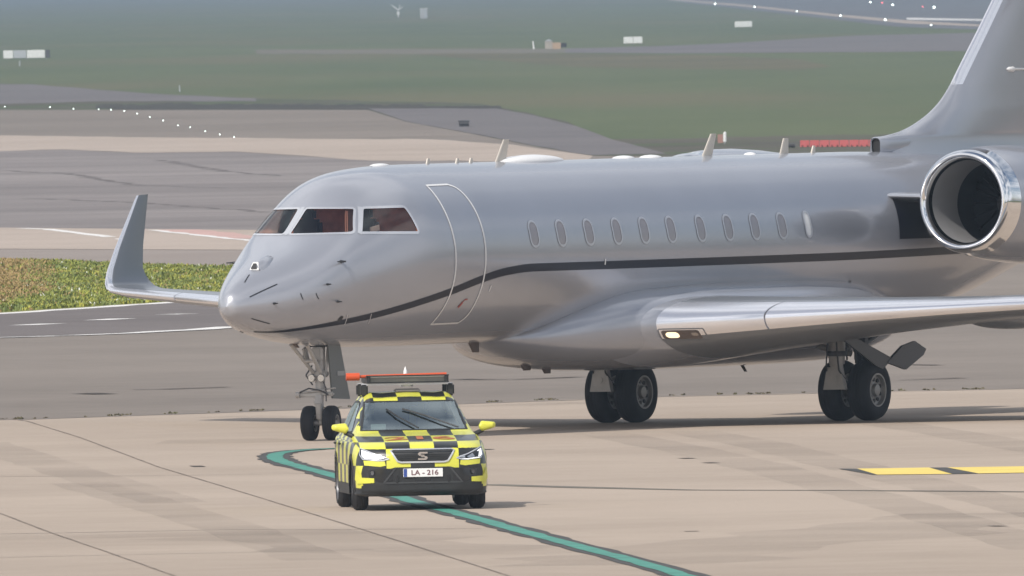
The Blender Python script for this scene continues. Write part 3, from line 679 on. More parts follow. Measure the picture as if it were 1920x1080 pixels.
# wheels
def wheel(parent, c, r, w, rim_r, n=40, tyre=M_tyre, rim=M_rim, hub_d=.04, name='wheel', spokes=9):
    wh = empty(name, c, 0, parent); h = w / 2
    pr = [(-h * .55, rim_r), (-h * .9, rim_r * 1.04), (-h, rim_r * 1.25), (-h * .97, r * .80), (-h * .82, r * .93), (-h * .5, r * .985), (-h * .36, r), (-h * .30, r * .988), (-h * .24, r), (-h * .05, r), (0, r * .988), (h * .05, r), (h * .24, r), (h * .30, r * .988), (h * .36, r), (h * .5, r * .985), (h * .82, r * .93), (h * .97, r * .80), (h, rim_r * 1.25), (h * .9, rim_r * 1.04), (h * .55, rim_r)]
    MB().lathe(pr, (0, 0, 0), (0, 1, 0), n).build('tyre', tyre, wh, smooth=50)
    b = MB()
    for sd in (-1, 1):
        b.lathe([(sd * h * .55, rim_r), (sd * h * .92, rim_r * 1.03), (sd * h * .92, rim_r * .93), (sd * h * .6, rim_r * .86), (sd * h * .5, rim_r * .5), (sd * h * .55, rim_r * .4), (sd * h * .85, rim_r * .34), (sd * h * .9, .001)], (0, 0, 0), (0, 1, 0), n)
    for k in range(spokes):
        a = 2 * math.pi * k / spokes
        for sd in (-1, 1): b.tube((math.cos(a) * rim_r * .66, sd * h * .50, math.sin(a) * rim_r * .66), (math.cos(a) * rim_r * .66, sd * h * .62, math.sin(a) * rim_r * .66), rim_r * .13, n=10, mi=1)
    b.build('rim', [rim, M_dk], wh, smooth=40)
    return wh
for sd in (1, -1):
    g = empty('main_landing_gear', (X(15.7), sd * 2.1, 0), 0, jet)
    for q in (-.26, .26): wheel(g, (0, q, .478), .478, .36, .255)
    b = MB(); b.tube((.55, 0, .62), (.55, 0, .95), .10, .10, n=20); b.tube((.55, 0, .9), (.50, 0, 1.75), .125, .14, n=20); b.tube((0, -.2, .478), (0, .2, .478), .05); b.tube((.55, 0, .66), (0, 0, .478), .09, .07)
    b.build('strut', M_strut, g)
    b = MB(); b.prism([(.66, -.19, .50), (.66, .19, .50), (.66, .12, .85), (.66, -.12, .85)], (-.10, 0, 0)); b.box((.62, 0, .95), (.08, .16, .2), bev=.02); b.tube((.66, 0, .68), (.675, 0, .68), .05); b.build('torque_link', M_strut, g, smooth=30)
    b = MB(); b.lathe([(0, .15), (.02, .16), (.06, .16), (.08, .15)], (.55, 0, 1.02), (0, 0, 1), 20); b.path([(.68, .06, 1.5), (.70, .09, 1.1), (.70, .12, .8), (.5, .16, .6)], .014); b.path([(.68, -.05, 1.5), (.71, -.08, 1.15), (.70, -.11, .85), (.5, -.16, .6)], .012); b.build('brake_hose', M_strutd, g)
    b = MB(); b.tube((0, -.05, 1.05), (.1, -sd * .95, 1.25), .05); b.tube((0, 0, 1.25), (.15, -sd * 1.0, 1.35), .035); b.box((.25, -sd * .55, 1.32), (.4, .5, .22), bev=.05); b.box((.0, -sd * .2, 1.25), (.22, .3, .28), bev=.04)
    b.build('side_brace', M_strut, g)
    b = MB(); b.box((-.2, sd * .02, 1.15), (.2, .2, .5), bev=.05); b.tube((-.05, 0, 1.1), (-.8, 0, 1.35), .04); b.tube((.08, .08, .9), (.10, .09, 1.5), .018); b.tube((.08, -.08, .95), (.1, -.1, 1.5), .015)
    b.build('actuator', M_strutd, g)
    # gear doors: a strap door behind the strut and a leaf hanging aft
    P = lambda s_, z: (15.7 - s_ + .42, sd * .42, z)
    MB().prism([P(14.95, 1.30), P(15.3, 1.33), P(16.55, .96), P(16.22, .80), P(16.0, .86)], (0, sd * .04, 0)).build('gear_door', M_door_dk, g, smooth=20)
    MB().prism([P(16.35, .90), P(16.85, 1.15), P(17.25, 1.22), P(17.60, 1.09), P(17.52, 1.0), P(16.95, .78)], (0, sd * .05, 0)).build('gear_door', M_door_dk, g, smooth=20)
# nose gear, steered a little towards the camera
g = empty('nose_landing_gear', (0, 0, 0), 0, jet)
sg = empty('steered_truck', (0, 0, 0), R(15), g)
ng = sg
b = MB(); b.tube((0, 0, .25), (0, 0, .72), .05); b.tube((0, -.13, .267), (0, .13, .267), .04); b.tube((0, 0, .70), (0, 0, 1.0), .075); b.build('piston', M_strut, sg)
b = MB(); b.box((.10, 0, .45), (.05, .09, .26), Matrix.Rotation(R(10), 3, 'Y'), bev=.015); b.box((.10, 0, .62), (.05, .12, .16), Matrix.Rotation(R(-20), 3, 'Y'), bev=.015); b.build('torque_link', M_strut, sg)
b = MB(); b.box((.02, -.16, .70), (.13, .42, .085), bev=.02); b.box((.02, .12, .71), (.1, .2, .07), bev=.02); b.tube((.08, -.36, .70), (.08, -.30, .70), .05); b.tube((.06, -.12, .76), (.06, .26, .80), .012); b.tube((.09, -.25, .74), (.09, .1, .77), .014); b.build('steering_unit', M_strut, sg)
b = MB(); b.path([(.09, -.3, .74), (.1, -.15, .80), (.1, .05, .76), (.09, .15, .70)], .012); b.path([(.08, .05, .95), (.1, .12, .8), (.1, .12, .6)], .01); b.path([(.07, -.1, 1.15), (.08, -.2, 1.0), (.06, -.1, .85)], .012); b.build('hose', M_strutd, sg)
for q in (-.085, .085):
    l = empty('landing_lamp', (.10, q, .955), 0, g); MB().lathe([(0, .02), (.02, .055), (.07, .062)], (-.05, 0, 0), (1, 0, 0), 20).build('lamp_housing', M_strut, l)
    MB().lathe([(.02, .001), (.02, .055)], (0.002, 0, 0), (1, 0, 0), 20).build('lens', mat('lamp lens', (.8, .8, .8), .1, .7), l, smooth=0)
b = MB(); b.tube((0, 0, .95), (-.02, 0, 1.62), .07, .085, n=18); b.box((0, 0, 1.02), (.16, .24, .10), bev=.02); b.tube((.0, .1, 1.02), (-.05, .14, 1.55), .022); b.build('strut', M_strut, g)
b = MB(); b.tube((.03, -.06, 1.0), (.62, -.14, 1.48), .03); b.tube((.03, .06, 1.0), (.62, .14, 1.48), .03); b.tube((.3, -.11, 1.22), (.3, .11, 1.22), .025); b.box((.2, -.12, 1.3), (.1, .05, .28), Matrix.Rotation(R(25), 3, 'Y'), bev=.015); b.box((.15, .05, 1.33), (.12, .16, .2), bev=.02); b.build('drag_brace', M_strut, g)
b = MB(); b.path([(.1, -.1, 1.45), (.2, -.17, 1.3), (.12, -.12, 1.1)], .014); b.path([(.05, .0, 1.5), (.18, .02, 1.3), (.08, .05, 1.1)], .014); b.box((-.15, 0, 1.52), (.5, .36, .18), bev=.03); b.build('hose', M_strutd, g)
dr = MB().prism([(X(2.72), .16, 1.50), (X(3.08), .16, 1.48), (X(3.36), .16, .62), (X(2.84), .16, .64)], (0, .03, 0)).build('gear_door', M_door_in, g, smooth=20)
MB().box((X(3.08), .195, 1.02), (.22, .01, .07)).build('door_placard', mat('placard grey', (.3, .31, .31), .5), dr, smooth=0)

def nose_wheels():
    for q in (-.172, .172): wheel(sg, (0, q, .267), .267, .20, .125, spokes=8)
nose_wheels()

# ------------------------------------------------------------------ follow-me car
cp = at(785, 955)
car = empty('follow_me_car', cp, R(-85.3))
tag(car, 'small yellow and black chequered follow-me car with folded light board on its roof', 'car')
def checker_mat():
    M = bpy.data.materials.new('yellow black chequer'); M.use_nodes = True; t = M.node_tree; b_ = t.nodes['Principled BSDF']
    b_.inputs['Roughness'].default_value = .35; b_.inputs['Coat Weight'].default_value = .35; b_.inputs['Coat Roughness'].default_value = .1
    uv = t.nodes.new('ShaderNodeUVMap'); uv.uv_map = 'chequer'; ck_ = t.nodes.new('ShaderNodeTexChecker'); ck_.inputs['Scale'].default_value = 1
    ck_.inputs[1].default_value = (.66, .655, .075, 1); ck_.inputs[2].default_value = (.022, .024, .024, 1)
    t.links.new(uv.outputs[0], ck_.inputs[0]); t.links.new(ck_.outputs[0], b_.inputs['Base Color']); return M
M_check = checker_mat()
M_yel = mat('signal yellow', (.66, .655, .075), .35, coat=.35)
M_blk = mat('black body plastic', (.02, .021, .022), .55)
M_blkg = mat('black gloss', (.012, .013, .015), .15, coat=.5)
M_cw = mat('car tyre', (.02, .02, .022), .8)
M_alloy = mat('dark alloy', (.16, .16, .17), .4, .6)
M_int = mat('car interior', (.05, .055, .055), .8)
M_orange = mat('orange beacon lens', (.58, .085, .025), .35)
M_head = mat('headlamp glass lit', (.9, .92, .95), .1, emit=(.95, .97, 1), estr=1.1)
M_headd = mat('headlamp bowl', (.5, .52, .55), .12, .7)
CX = [.82, .76, .66, .45, 0, -.42, -.55, -.95, -1.35, -1.7, -2.3, -2.9, -3.15, -3.32]
CS = np.array([
 [(0,.24),(.38,.24),(.50,.30),(.52,.45),(.50,.60),(.46,.68),(.38,.74),(.2,.76),(0,.765)],
 [(0,.21),(.60,.21),(.68,.28),(.70,.45),(.68,.62),(.62,.72),(.50,.79),(.25,.815),(0,.825)],
 [(0,.20),(.72,.20),(.80,.28),(.815,.46),(.79,.66),(.72,.78),(.58,.85),(.3,.875),(0,.885)],
 [(0,.20),(.78,.20),(.865,.28),(.875,.50),(.86,.72),(.79,.85),(.62,.91),(.3,.93),(0,.935)],
 [(0,.20),(.80,.20),(.88,.30),(.89,.55),(.885,.78),(.82,.92),(.62,.965),(.3,.985),(0,.99)],
 [(0,.20),(.80,.20),(.88,.30),(.89,.55),(.885,.82),(.83,.96),(.68,1.01),(.35,1.025),(0,1.03)],
 [(0,.20),(.80,.20),(.88,.30),(.89,.55),(.885,.83),(.81,.975),(.70,1.04),(.4,1.075),(0,1.09)],
 [(0,.20),(.80,.20),(.88,.30),(.89,.55),(.885,.85),(.815,.98),(.655,1.25),(.38,1.295),(0,1.31)],
 [(0,.20),(.80,.20),(.88,.30),(.89,.55),(.885,.87),(.82,.985),(.60,1.43),(.35,1.475),(0,1.49)],
 [(0,.20),(.80,.20),(.88,.30),(.89,.55),(.885,.87),(.82,.99),(.585,1.485),(.33,1.525),(0,1.54)],
 [(0,.20),(.80,.20),(.88,.30),(.89,.55),(.885,.88),(.815,1.0),(.575,1.485),(.33,1.53),(0,1.545)],
 [(0,.22),(.80,.22),(.87,.30),(.88,.55),(.87,.90),(.79,1.02),(.56,1.45),(.3,1.50),(0,1.51)],
 [(0,.25),(.78,.25),(.85,.32),(.86,.55),(.84,.88),(.75,1.03),(.55,1.35),(.3,1.40),(0,1.41)],
 [(0,.30),(.70,.30),(.78,.35),(.80,.52),(.76,.80),(.68,.98),(.52,1.12),(.3,1.17),(0,1.18)]])
fx = [.82, .805, .79, .775, .76, .74, .72, .69, .66] + list(np.arange(.63, -3.32, -.03)) + [-3.32]
half = []
for x in fx:
    sec = cat_interp(-np.array(CX), CS, -x)
    P = smooth_pts([(0, *sec[0])] + [(0, *p) for p in sec[1:]], 6); half.append([(x, p[1], p[2]) for p in P])
nh = len(half[0]); b = MB(); vs = []
for h_ in half: vs += h_ + [(x, -y, z) for x, y, z in reversed(h_[1:-1])]
nr = 2 * nh - 2
fs = [[i * nr + k, i * nr + (k + 1) % nr, (i + 1) * nr + (k + 1) % nr, (i + 1) * nr + k] for i in range(len(fx) - 1) for k in range(nr)]
# end caps as strips between the two halves
for base in (0, (len(fx) - 1) * nr):
    for k in range(nh - 1): fs.append([base + k, base + k + 1, base + (nr - k - 1) % nr, base + (nr - k) % nr])
b.add(vs, fs); CB = bvh_of(b)
WSC = [(-.70, 1.045), (-.60, 1.415), (.60, 1.415), (.70, 1.045)]
SG = [[(-.98, 1.02), (-1.42, 1.36), (-1.62, 1.41), (-1.72, 1.41), (-1.74, 1.02)], [(-1.82, 1.02), (-1.80, 1.41), (-2.4, 1.405), (-2.72, 1.33), (-2.78, 1.05)]]
keep = []
for f_ in b.f:
    c = sum((Vector(b.v[i]) for i in f_), Vector()) / len(f_)
    cut = (-1.5 < c.x < -.4 and in_poly(c.y, c.z, WSC)) or any(in_poly(c.x, c.z, P) for P in SG if abs(c.y) > .5)
    cut |= abs(c.y) > .62 and c.z < .75 and min(math.hypot(c.x, c.z - .33), math.hypot(c.x + 2.566, c.z - .33)) < .375
    if not cut: keep.append(f_)
b2 = MB(); b2.add(b.v, keep); body = b2.build('body', [M_check, M_blk], car, smooth=45)
me = body.data
for p in me.polygons:
    if p.center.z < .31 or p.normal.z < -.6: p.material_index = 1
uvl = me.uv_layers.new(name='chequer')
def c_uv(co, no):
    x, y, z = co
    if abs(no.y) > .75 and abs(y) > .55: return (100.5 + x / .34, z / .30 + 50)
    v = float(np.interp(-z, [-1.10, -.975, -.905, -.82, -.56, -.2], [0, 1, 2, 3, 4, 5.2]))
    if x < -1.3: v = (x + 1.3) / .34 - 3
    return (101.5 + y / .32, 60 + v)
for p in me.polygons:
    for li in p.loop_indices: uvl.data[li].uv = c_uv(me.vertices[me.loops[li].vertex_index].co, p.normal)
# glass
gw = patch(MB(), CB, roundpoly(WSC, .04), 'front', .002, .08).build('windscreen', M_cargl, car, smooth=80)
strip(MB(), CB, WSC, 'front', .035, True, .004).build('seal', M_blk, gw, smooth=80)
for md, k in (('left', 1), ('right', -1)):
    for P in SG:
        gl = patch(MB(), CB, P, md, .002, .1).build('side_glass', M_cargl, car, smooth=80); strip(MB(), CB, P, md, .03, True, .004).build('seal', M_blk, gl, smooth=80)
    for cx in (0, -2.566):
        a = [(cx + .39 * math.cos(t), .33 + .39 * math.sin(t)) for t in np.linspace(-.2, math.pi + .2, 20)]
        strip(MB(), CB, a, md, .07, False, .008).build('arch_trim', M_blk, car, smooth=80)
    strip(MB(), CB, [(-.42, .29), (-2.15, .29)], md, .14, False, .008).build('sill_trim', M_blk, car, smooth=80)
    strip(MB(), CB, [(-1.0, 1.0), (-2.8, 1.03)], md, .02, False, .009).build('waist_trim', M_blkg, car, smooth=80)
    for cx in (-.55, -1.78, -2.45): strip(MB(), CB, [(cx, .35), (cx - .02, .98)], md, .012, False, .004).build('door_gap', M_blk, car)
    for cx in (-1.60, -2.35): q = onto(CB, cx, .86, md, .03); MB().box(q, (.18, .03, .03), bev=.008).build('door_handle', M_blk, car)
# interior
it = empty('cabin', (0, 0, 0), 0, car)
b = MB(); b.box((-1.9, 0, .55), (2.6, 1.5, .5)); b.build('floor_pan', M_int, it, smooth=0)
MB().box((-.75, 0, .98), (.5, 1.3, .14), bev=.05).build('dashboard', M_int, it)
for y in (-.36, .36):
    b = MB(); b.box((-1.65, y, .95), (.16, .48, .6), Matrix.Rotation(R(-12), 3, 'Y'), bev=.06); b.box((-1.74, y, 1.33), (.10, .26, .17), bev=.05); b.build('seat', M_int, it)
b = MB(); 
for k in range(24):
    a0, a1 = 2 * math.pi * k / 24, 2 * math.pi * (k + 1) / 24
    b.tube((-1.15 + .06 * math.sin(a0), .36 + .18 * math.cos(a0), 1.03 + .17 * math.sin(a0)), (-1.15 + .06 * math.sin(a1), .36 + .18 * math.cos(a1), 1.03 + .17 * math.sin(a1)), .014, n=6, cap=False)
b.tube((-1.15, .36, 1.03), (-.95, .36, .95), .04); b.build('steering_wheel', M_blk, it)
MB().box((-1.32, 0, 1.38), (.03, .24, .07), bev=.01).build('rear_view_mirror', M_blk, it)
MB().box((-.72, -.46, 1.08), (.02, .20, .09), bev=.004).build('paper_sheet', mat('grey card', (.55, .58, .58), .8), it, smooth=0)
# person at the wheel: one continuous torso, neck and head
def lump(rings, n=20):
    vs = []
    for (x, y, z, rx, ry) in rings:
        for k in range(n): a = 2 * math.pi * k / n; vs.append((x + rx * math.cos(a), y + ry * math.sin(a), z))
    return MB().add(vs, [[i * n + k, i * n + (k + 1) % n, (i + 1) * n + (k + 1) % n, (i + 1) * n + k] for i in range(len(rings) - 1) for k in range(n)] + [list(range(n)), list(range((len(rings) - 1) * n, len(rings) * n))])
# wheels
for cx in (0, -2.566):
    for sd in (-1, 1):
        w = wheel(car, (cx, sd * .775, .33), .33, .215, .225, tyre=M_cw, rim=M_alloy, spokes=5)
        if cx == 0: w.rotation_euler = (0, 0, R(-3))
    for s in (-1, 1):
        b = MB(); K = 20; a_ = [R(-8 + 196 * i / K) for i in range(K + 1)]
        o1 = [(cx + .385 * math.cos(t), s * .60, .34 + .385 * math.sin(t)) for t in a_]; o2 = [(p[0], s * .865, p[2]) for p in o1]
        b.add(o1 + o2, [[i, i + 1, K + 2 + i, K + 1 + i] for i in range(K)] + [list(range(K + 1))]); b.build('wheel_housing', M_blk, car, smooth=30)
# front end, laid on the body in front view (y, z)
F = lambda P, nm, m_, off=.006, par=car, cell=.05: patch(MB(), CB, P, 'front', off, cell).build(nm, m_, par, smooth=80)
lowb = F([(-.80, .20), (-.80, .335), (-.62, .37), (-.45, .36), (.45, .36), (.62, .37), (.80, .335), (.80, .20)], 'lower_bumper', M_blk, .007)
bi_ = F([(-.78, .59), (-.80, .50), (-.78, .34), (.78, .34), (.80, .50), (.78, .59), (.56, .575), (.44, .555), (.36, .575), (-.36, .575), (-.44, .555), (-.56, .575)], 'bumper_intake', M_blk, .009)
for y in (-.34, .34): F([(y - .015, .37), (y - .015, .47), (y + .015, .47), (y + .015, .37)], 'intake_bar', M_blkg, .02, bi_)
strip(MB(), CB, [(-.36, .57), (-.52, .37), (.52, .37), (.36, .57)], 'front', .022, False, .018).build('intake_edge', mat('satin black edge', (.05, .052, .055), .4), bi_, smooth=80)
F(rrect(0, .405, .20, .10, .02), 'radar_cover', M_blkg, .016, bi_)
for s in (-1, 1):
    F([(s * a, c) for a, c in [(.50, .655), (.77, .668), (.76, .605), (.56, .585), (.49, .60)]], 'lamp_underline', M_yel, .008)
    F([(s * a, c) for a, c in [(.40, .545), (.40, .40), (.56, .38), (.70, .43), (.72, .54), (.56, .56)]], 'duct', M_blkg, .013)
    F([(s * a, c) for a, c in [(.855, .56), (.79, .445), (.64, .435), (.64, .375), (.84, .365), (.866, .42)]][::1], 'corner_patch', M_yel, .016)
    q = onto(CB, .66, .0, 'front', 0)
    q = onto(CB, s * .66, .505, 'front', .012)
    fg = empty('fog_lamp', q, R(s * 40), car)
    MB().lathe([(0, .038), (.012, .038), (.012, .030), (.005, .028)], (0, 0, 0), (1, 0, 0), 24).build('ring', M_blkg, fg)
    MB().lathe([(.006, .001), (.008, .028)], (0, 0, 0), (1, 0, 0), 24).build('lens', M_alloy, fg)
    # headlamp: pointed towards the grille
    HP = [(s * a, c) for a, c in [(.445, .69), (.60, .735), (.80, .825), (.805, .74), (.775, .685), (.60, .665), (.52, .665)]]
    hl = F(HP, 'headlamp', M_blkg, .010); strip(MB(), CB, HP, 'front', .014, True, .014).build('chrome_edge', M_frame, hl, smooth=80)
    if s < 0: F([(s * a, c) for a, c in [(.50, .688), (.62, .73), (.78, .80), (.78, .72), (.755, .695), (.60, .68)]], 'lamp_lens', M_head, .016, hl)
    else:
        F([(s * a, c) for a, c in [(.48, .69), (.56, .715), (.56, .68)]], 'lamp_lens', M_headd, .016, hl)
        F([(s * a, c) for a, c in [(.59, .70), (.66, .74), (.69, .70), (.69, .685), (.60, .68)]], 'lamp_lens', M_headd, .017, hl)
        F([(s * a, c) for a, c in [(.72, .765), (.785, .80), (.785, .72), (.76, .695), (.74, .70), (.755, .76)]], 'lamp_lens', M_head, .016, hl)
        F([(s * a, c) for a, c in [(.50, .672), (.60, .672), (.75, .69), (.755, .68), (.60, .663)]], 'lamp_lens', M_head, .018, hl)
GP = [(-.42, .785), (-.335, .655), (-.29, .64), (.29, .64), (.335, .655), (.42, .785), (.38, .80), (-.38, .80)]
gr = F(GP, 'grille', M_blk, .008); strip(MB(), CB, GP, 'front', .022, True, .016).build('grille_surround', M_frame, gr, smooth=80)
b = MB()
for z in (.665, .69, .715, .74, .765): strip(b, CB, [(-.34 - (z - .665) * .5, z), (.34 + (z - .665) * .5, z)], 'front', .005, False, .014)
b.build('mesh_bars', M_blkg, gr, smooth=0)
# badge: two stacked angular hooks
q = onto(CB, 0, .72, 'front', .02); bx = q.x
b = MB(); k = .055
for sg_ in (1, -1):
    pts = [(1.15, .95), (-.75, .95), (-1.15, .6), (-1.15, .30), (-.8, .06), (.45, .06), (.45, .30), (-.5, .30), (-.5, .55), (1.15, .55)]
    b.prism([(bx, sg_ * y * k, .72 + sg_ * z * k) for y, z in pts], (.012, 0, 0))
b.build('badge', M_lip, gr, smooth=0)
# number plate
MB().box((.845, 0, .50), (.012, .525, .112), bev=.003).build('number_plate', M_whitep, car, smooth=0)
pl = [o for o in car.children if o.name.startswith('number_plate')][0]
MB().box((.8525, -.235, .50), (.003, .045, .106)).build('country_band', mat('plate blue', (.04, .08, .30), .5), pl, smooth=0)
RX = (R(90), 0, R(90))
text_mesh('LA - 216', .092, mat('plate lettering', (.16, .07, .08), .5), 'lettering', pl, (.854, .022, .499), RX, .001, 1.12, .0015)
# bonnet number
M_num = mat('number orange', (.42, .12, .035), .5)
t_ = text_mesh('216', .36, M_num, 'bonnet_number', car, (.0, 0, 0), (0, 0, 0), 0, 1.75, .008)
tm = t_.data; bm = bmesh.new(); bm.from_mesh(tm); 
bmesh.ops.subdivide_edges(bm, edges=bm.edges[:], cuts=2, use_grid_fill=True)
for v in bm.verts:
    q = onto(CB, .36 - v.co.y, v.co.x, 'top', .006); v.co = q
bm.to_mesh(tm); bm.free()
# wipers, mirrors
def wiper(p, q, r, nm='wiper'):
    P_ = [onto(CB, *p, 'front', .03), onto(CB, *q, 'front', .03), onto(CB, *r, 'front', .02)]
    b = MB(); b.path([P_[0], P_[1]], .011); b.tube(P_[1], P_[2], .013); 
    e = P_[2] + (P_[2] - P_[1]) * .0; b.build(nm, M_blk, car)
wiper((.58, 1.045), (.18, 1.20), (-.12, 1.30)); wiper((.05, 1.045), (-.22, 1.21), (-.33, 1.30))
for s in (-1, 1):
    mr = empty('door_mirror', (-.62, s * .98, 1.075), 0, car)
    b = MB(); vs = []; K = 16
    for i in range(K + 1):
        t = i / K; y = -.11 + .22 * t; hz = .072 * (1 - .55 * t ** 1.5) * min(1, (t + .06) * 5) * (1 if t < .97 else .5); dx = .07 * (1 - .3 * t) * min(1, (1.03 - t) * 5)
        for k_ in range(18):
            a = 2 * math.pi * k_ / 18; vs.append((dx * math.copysign(abs(math.cos(a)) ** .8, math.cos(a)), s * y, .02 * t + hz * math.copysign(abs(math.sin(a)) ** .8, math.sin(a))))
    b.add(vs, [[i * 18 + k_, i * 18 + (k_ + 1) % 18, (i + 1) * 18 + (k_ + 1) % 18, (i + 1) * 18 + k_] for i in range(K) for k_ in range(18)] + [list(range(18)), list(range(K * 18, K * 18 + 18))])
    b.build('mirror_shell', M_yel, mr, smooth=60)
    MB().tube((-.01, -s * .06, -.05), (.02, -s * .17, -.10), .028, .035).build('mirror_stalk', M_blk, mr)
# roof bars and the folded light board
lb = empty('light_board', (-1.95, 0, 1.50), 0, car)
for x in (.35, -.35):
    b = MB(); b.box((x, 0, .14), (.05, 1.22, .025), bev=.006); b.build('roof_bar', M_frame, lb)
    for s in (-1, 1): MB().box((x, s * .575, .06), (.11, .10, .16), bev=.02).build('bar_foot', M_blk, lb)
b = MB()
for s in (-1, 1): b.box((0, s * .52, .205), (.95, .05, .10), bev=.01)
b.box((.46, 0, .252), (.05, 1.10, .018), bev=.004); b.box((.46, 0, .165), (.05, 1.10, .018), bev=.004); b.box((-.46, 0, .205), (.04, 1.08, .1), bev=.01)
b.build('board_frame', M_blk, lb, smooth=20)
MB().box((.40, 0, .208), (.03, 1.0, .072)).build('board_panel', mat('board edge grey', (.32, .31, .28), .5, var=.1, scale=5), lb, smooth=0)
MB().box((-.05, 0, .236), (.80, 1.02, .02), bev=.005).build('board_face', M_blk, lb)
b = MB(); b.tube((.2, -.80, .245), (.2, -.62, .245), .052, n=20); b.tube((.2, -.63, .245), (.2, .54, .262), .021, n=12); b.build('orange_tube', M_orange, lb)
MB().lathe([(0, .09), (.03, .085), (.05, .05), (.055, .001)], (.25, 0, .105), (0, 0, 1), 24).build('beacon_dome', mat('frosted dome', (.85, .87, .88), .2), lb)
MB().lathe([(0, .028), (.05, .024), (.10, .008), (.115, .001)], (.1, 0, .255), (0, 0, 1), 16).build('aerial', M_whitep, lb)
MB().box((.3, 0, .055), (.2, .34, .045), bev=.015).build('control_box', mat('box grey', (.2, .19, .2), .5), lb)

# ------------------------------------------------------------------ far airfield things
M_sign = mat('sign face pale', (.72, .74, .74), .6); M_signg = mat('sign face grey', (.40, .43, .46), .6); M_post = mat('galvanised post', (.35, .36, .37), .5)
M_lens = mat('taxi lamp lens', (.9, .95, .9), .2, emit=(.85, 1, .95), estr=9)
M_lensr = mat('red lamp lens', (.9, .1, .1), .2, emit=(1, .12, .15), estr=7)
SC = lambda p: p.y / LENS_PX          # metres per photo pixel at that distance
def board(name, label, px0, px1, py0, py1, panels, th=.25, group=None, cat='sign'):
    p = at((px0 + px1) / 2, py1); k = SC(p); W_ = (px1 - px0) * k; H_ = (py1 - py0) * k
    r = empty(name, p); tag(r, label, cat, group); x = -W_ / 2
    for i, (fr, m_) in enumerate(panels):
        w = W_ * fr; MB().box((x + w / 2, 0, H_ * .56), (w * .96, th, H_ * .88), bev=min(.03, th / 5)).build('panel', m_, r, smooth=0); x += w
    for t in (-.42, 0, .42): MB().tube((W_ * t, 0, 0), (W_ * t, 0, H_ * .2), .06).build('post', M_post, r)
    return r
board('taxiway_sign', 'long low row of white and grey boards in the far grass', 6, 94, 94, 111, [(.22, M_sign), (.28, M_signg), (.40, M_sign), (.10, M_strutd)])
board('taxiway_sign', 'lower of the two small white boards in the grass above the fuselage', 1169, 1205, 69, 83, [(.5, M_sign), (.5, M_sign)])
board('taxiway_sign', 'higher of the two small white boards beside the far runway', 1377, 1411, 40, 52, [(1, M_sign)])
# shed beside a mast
p = at(795, 35); k = SC(p); r = empty('equipment_shed', p); tag(r, 'small white shed standing right of the far mast', 'shed')
MB().box((0, 0, 9 * k), (14 * k, 12 * k, 18 * k), bev=.1).build('wall', M_signg, r, smooth=0); MB().box((0, 0, 18.6 * k), (15 * k, 13 * k, 1.4 * k)).build('roof', M_sign, r, smooth=0)
MB().box((-2 * k, -6.1 * k, 6 * k), (4 * k, .3 * k, 11 * k)).build('door', M_post, r, smooth=0)
p = at(747, 33); k = SC(p); r = empty('aerial_mast', p); tag(r, 'pale mast with spread arms in the far field', 'mast')
b = MB(); b.tube((0, 0, 0), (0, 0, 16 * k), 1.6 * k, 1.2 * k); b.build('pole', M_signg, r)
for a, c in ((-9, 22), (-14, 24), (4, 24), (9, 20)): MB().tube((0, 0, 14 * k), (a * k, 0, c * k), .9 * k, .5 * k).build('arm', M_sign, r)
MB().box((0, 0, 8 * k), (5 * k, 3 * k, 8 * k), bev=.1).build('cabinet', M_sign, r)
# hut with marker post
p = at(1035, 92); k = SC(p); r = empty('hut', p); tag(r, 'tan hut with a dark end in the far field', 'hut')
MB().box((-6 * k, 0, 8 * k), (14 * k, 14 * k, 15 * k)).build('wall', mat('hut pale render', (.36, .33, .29), .8), r, smooth=0)
MB().box((8 * k, 0, 6 * k), (17 * k, 12 * k, 12 * k)).build('annex', mat('hut tan render', (.42, .30, .20), .8), r, smooth=0)
MB().box((22 * k, 0, 7 * k), (11 * k, 10 * k, 8 * k)).build('tank', M_dk, r, smooth=0)
b = MB(); b.prism([(-14 * k, -8 * k, 15 * k), (2 * k, -8 * k, 15 * k), (-6 * k, -8 * k, 19 * k)], (0, 16 * k, 0)); b.build('roof', M_signg, r, smooth=0)
p = at(1001, 92); k = SC(p); tag(MB().tube((0, 0, 0), (-1.5 * k, 0, 15 * k), 1.8 * k, 1.3 * k).build('marker_post', M_sign, None), 'short white post left of the tan hut', 'post').location = p
for px, py, h, lb_ in ((37, 124, 10, 'thin pale post below the long row of boards'), (337, 172, 12, 'thin pale post alone in the middle of the left far grass')):
    p = at(px, py); k = SC(p); o = MB().tube((0, 0, 0), (0, 0, h * k), 1.1 * k).build('marker_post', M_signg); o.location = p; tag(o, lb_, 'post')
# red and white barriers behind the crown of the fuselage
p0 = at(1500, 276); k = SC(p0); q = 0
for i in range(9):
    x0 = 1500 + i * 18.5; p = at(x0 + 9, 275.5 - i * .15); r = empty('red_barrier', p)
    tag(r, 'red plastic barrier in the row in front of the fin', 'barrier', 'red barriers in a row before the fin')
    bm_ = MB(); bm_.prism([(-8.6 * k, -.2, 0), (-8.6 * k, .2, 0), (-8.6 * k, .1, .27), (-8.6 * k, -.1, .27)], (17.2 * k, 0, 0)); bm_.build('body', mat('barrier red', (.36, .055, .055), .55) if i == 0 else bpy.data.materials['barrier red'], r, smooth=0)
    for s in (-1, 1): MB().box((s * 5 * k, 0, .04), (1.2 * k, .5, .07)).build('foot', M_dk, r, smooth=0)
p = at(1484, 277); k = SC(p); o = MB().box((0, 0, 4 * k), (20 * k, 1.5, 7 * k), bev=.08).build('dark_bag', M_strutd); o.location = p; tag(o, 'low dark mound at the left end of the red barriers', 'bag')
p = at(1359, 270); k = SC(p); r = empty('marker_flag', p); tag(r, 'white topped marker post behind the tall blade aerial', 'marker')
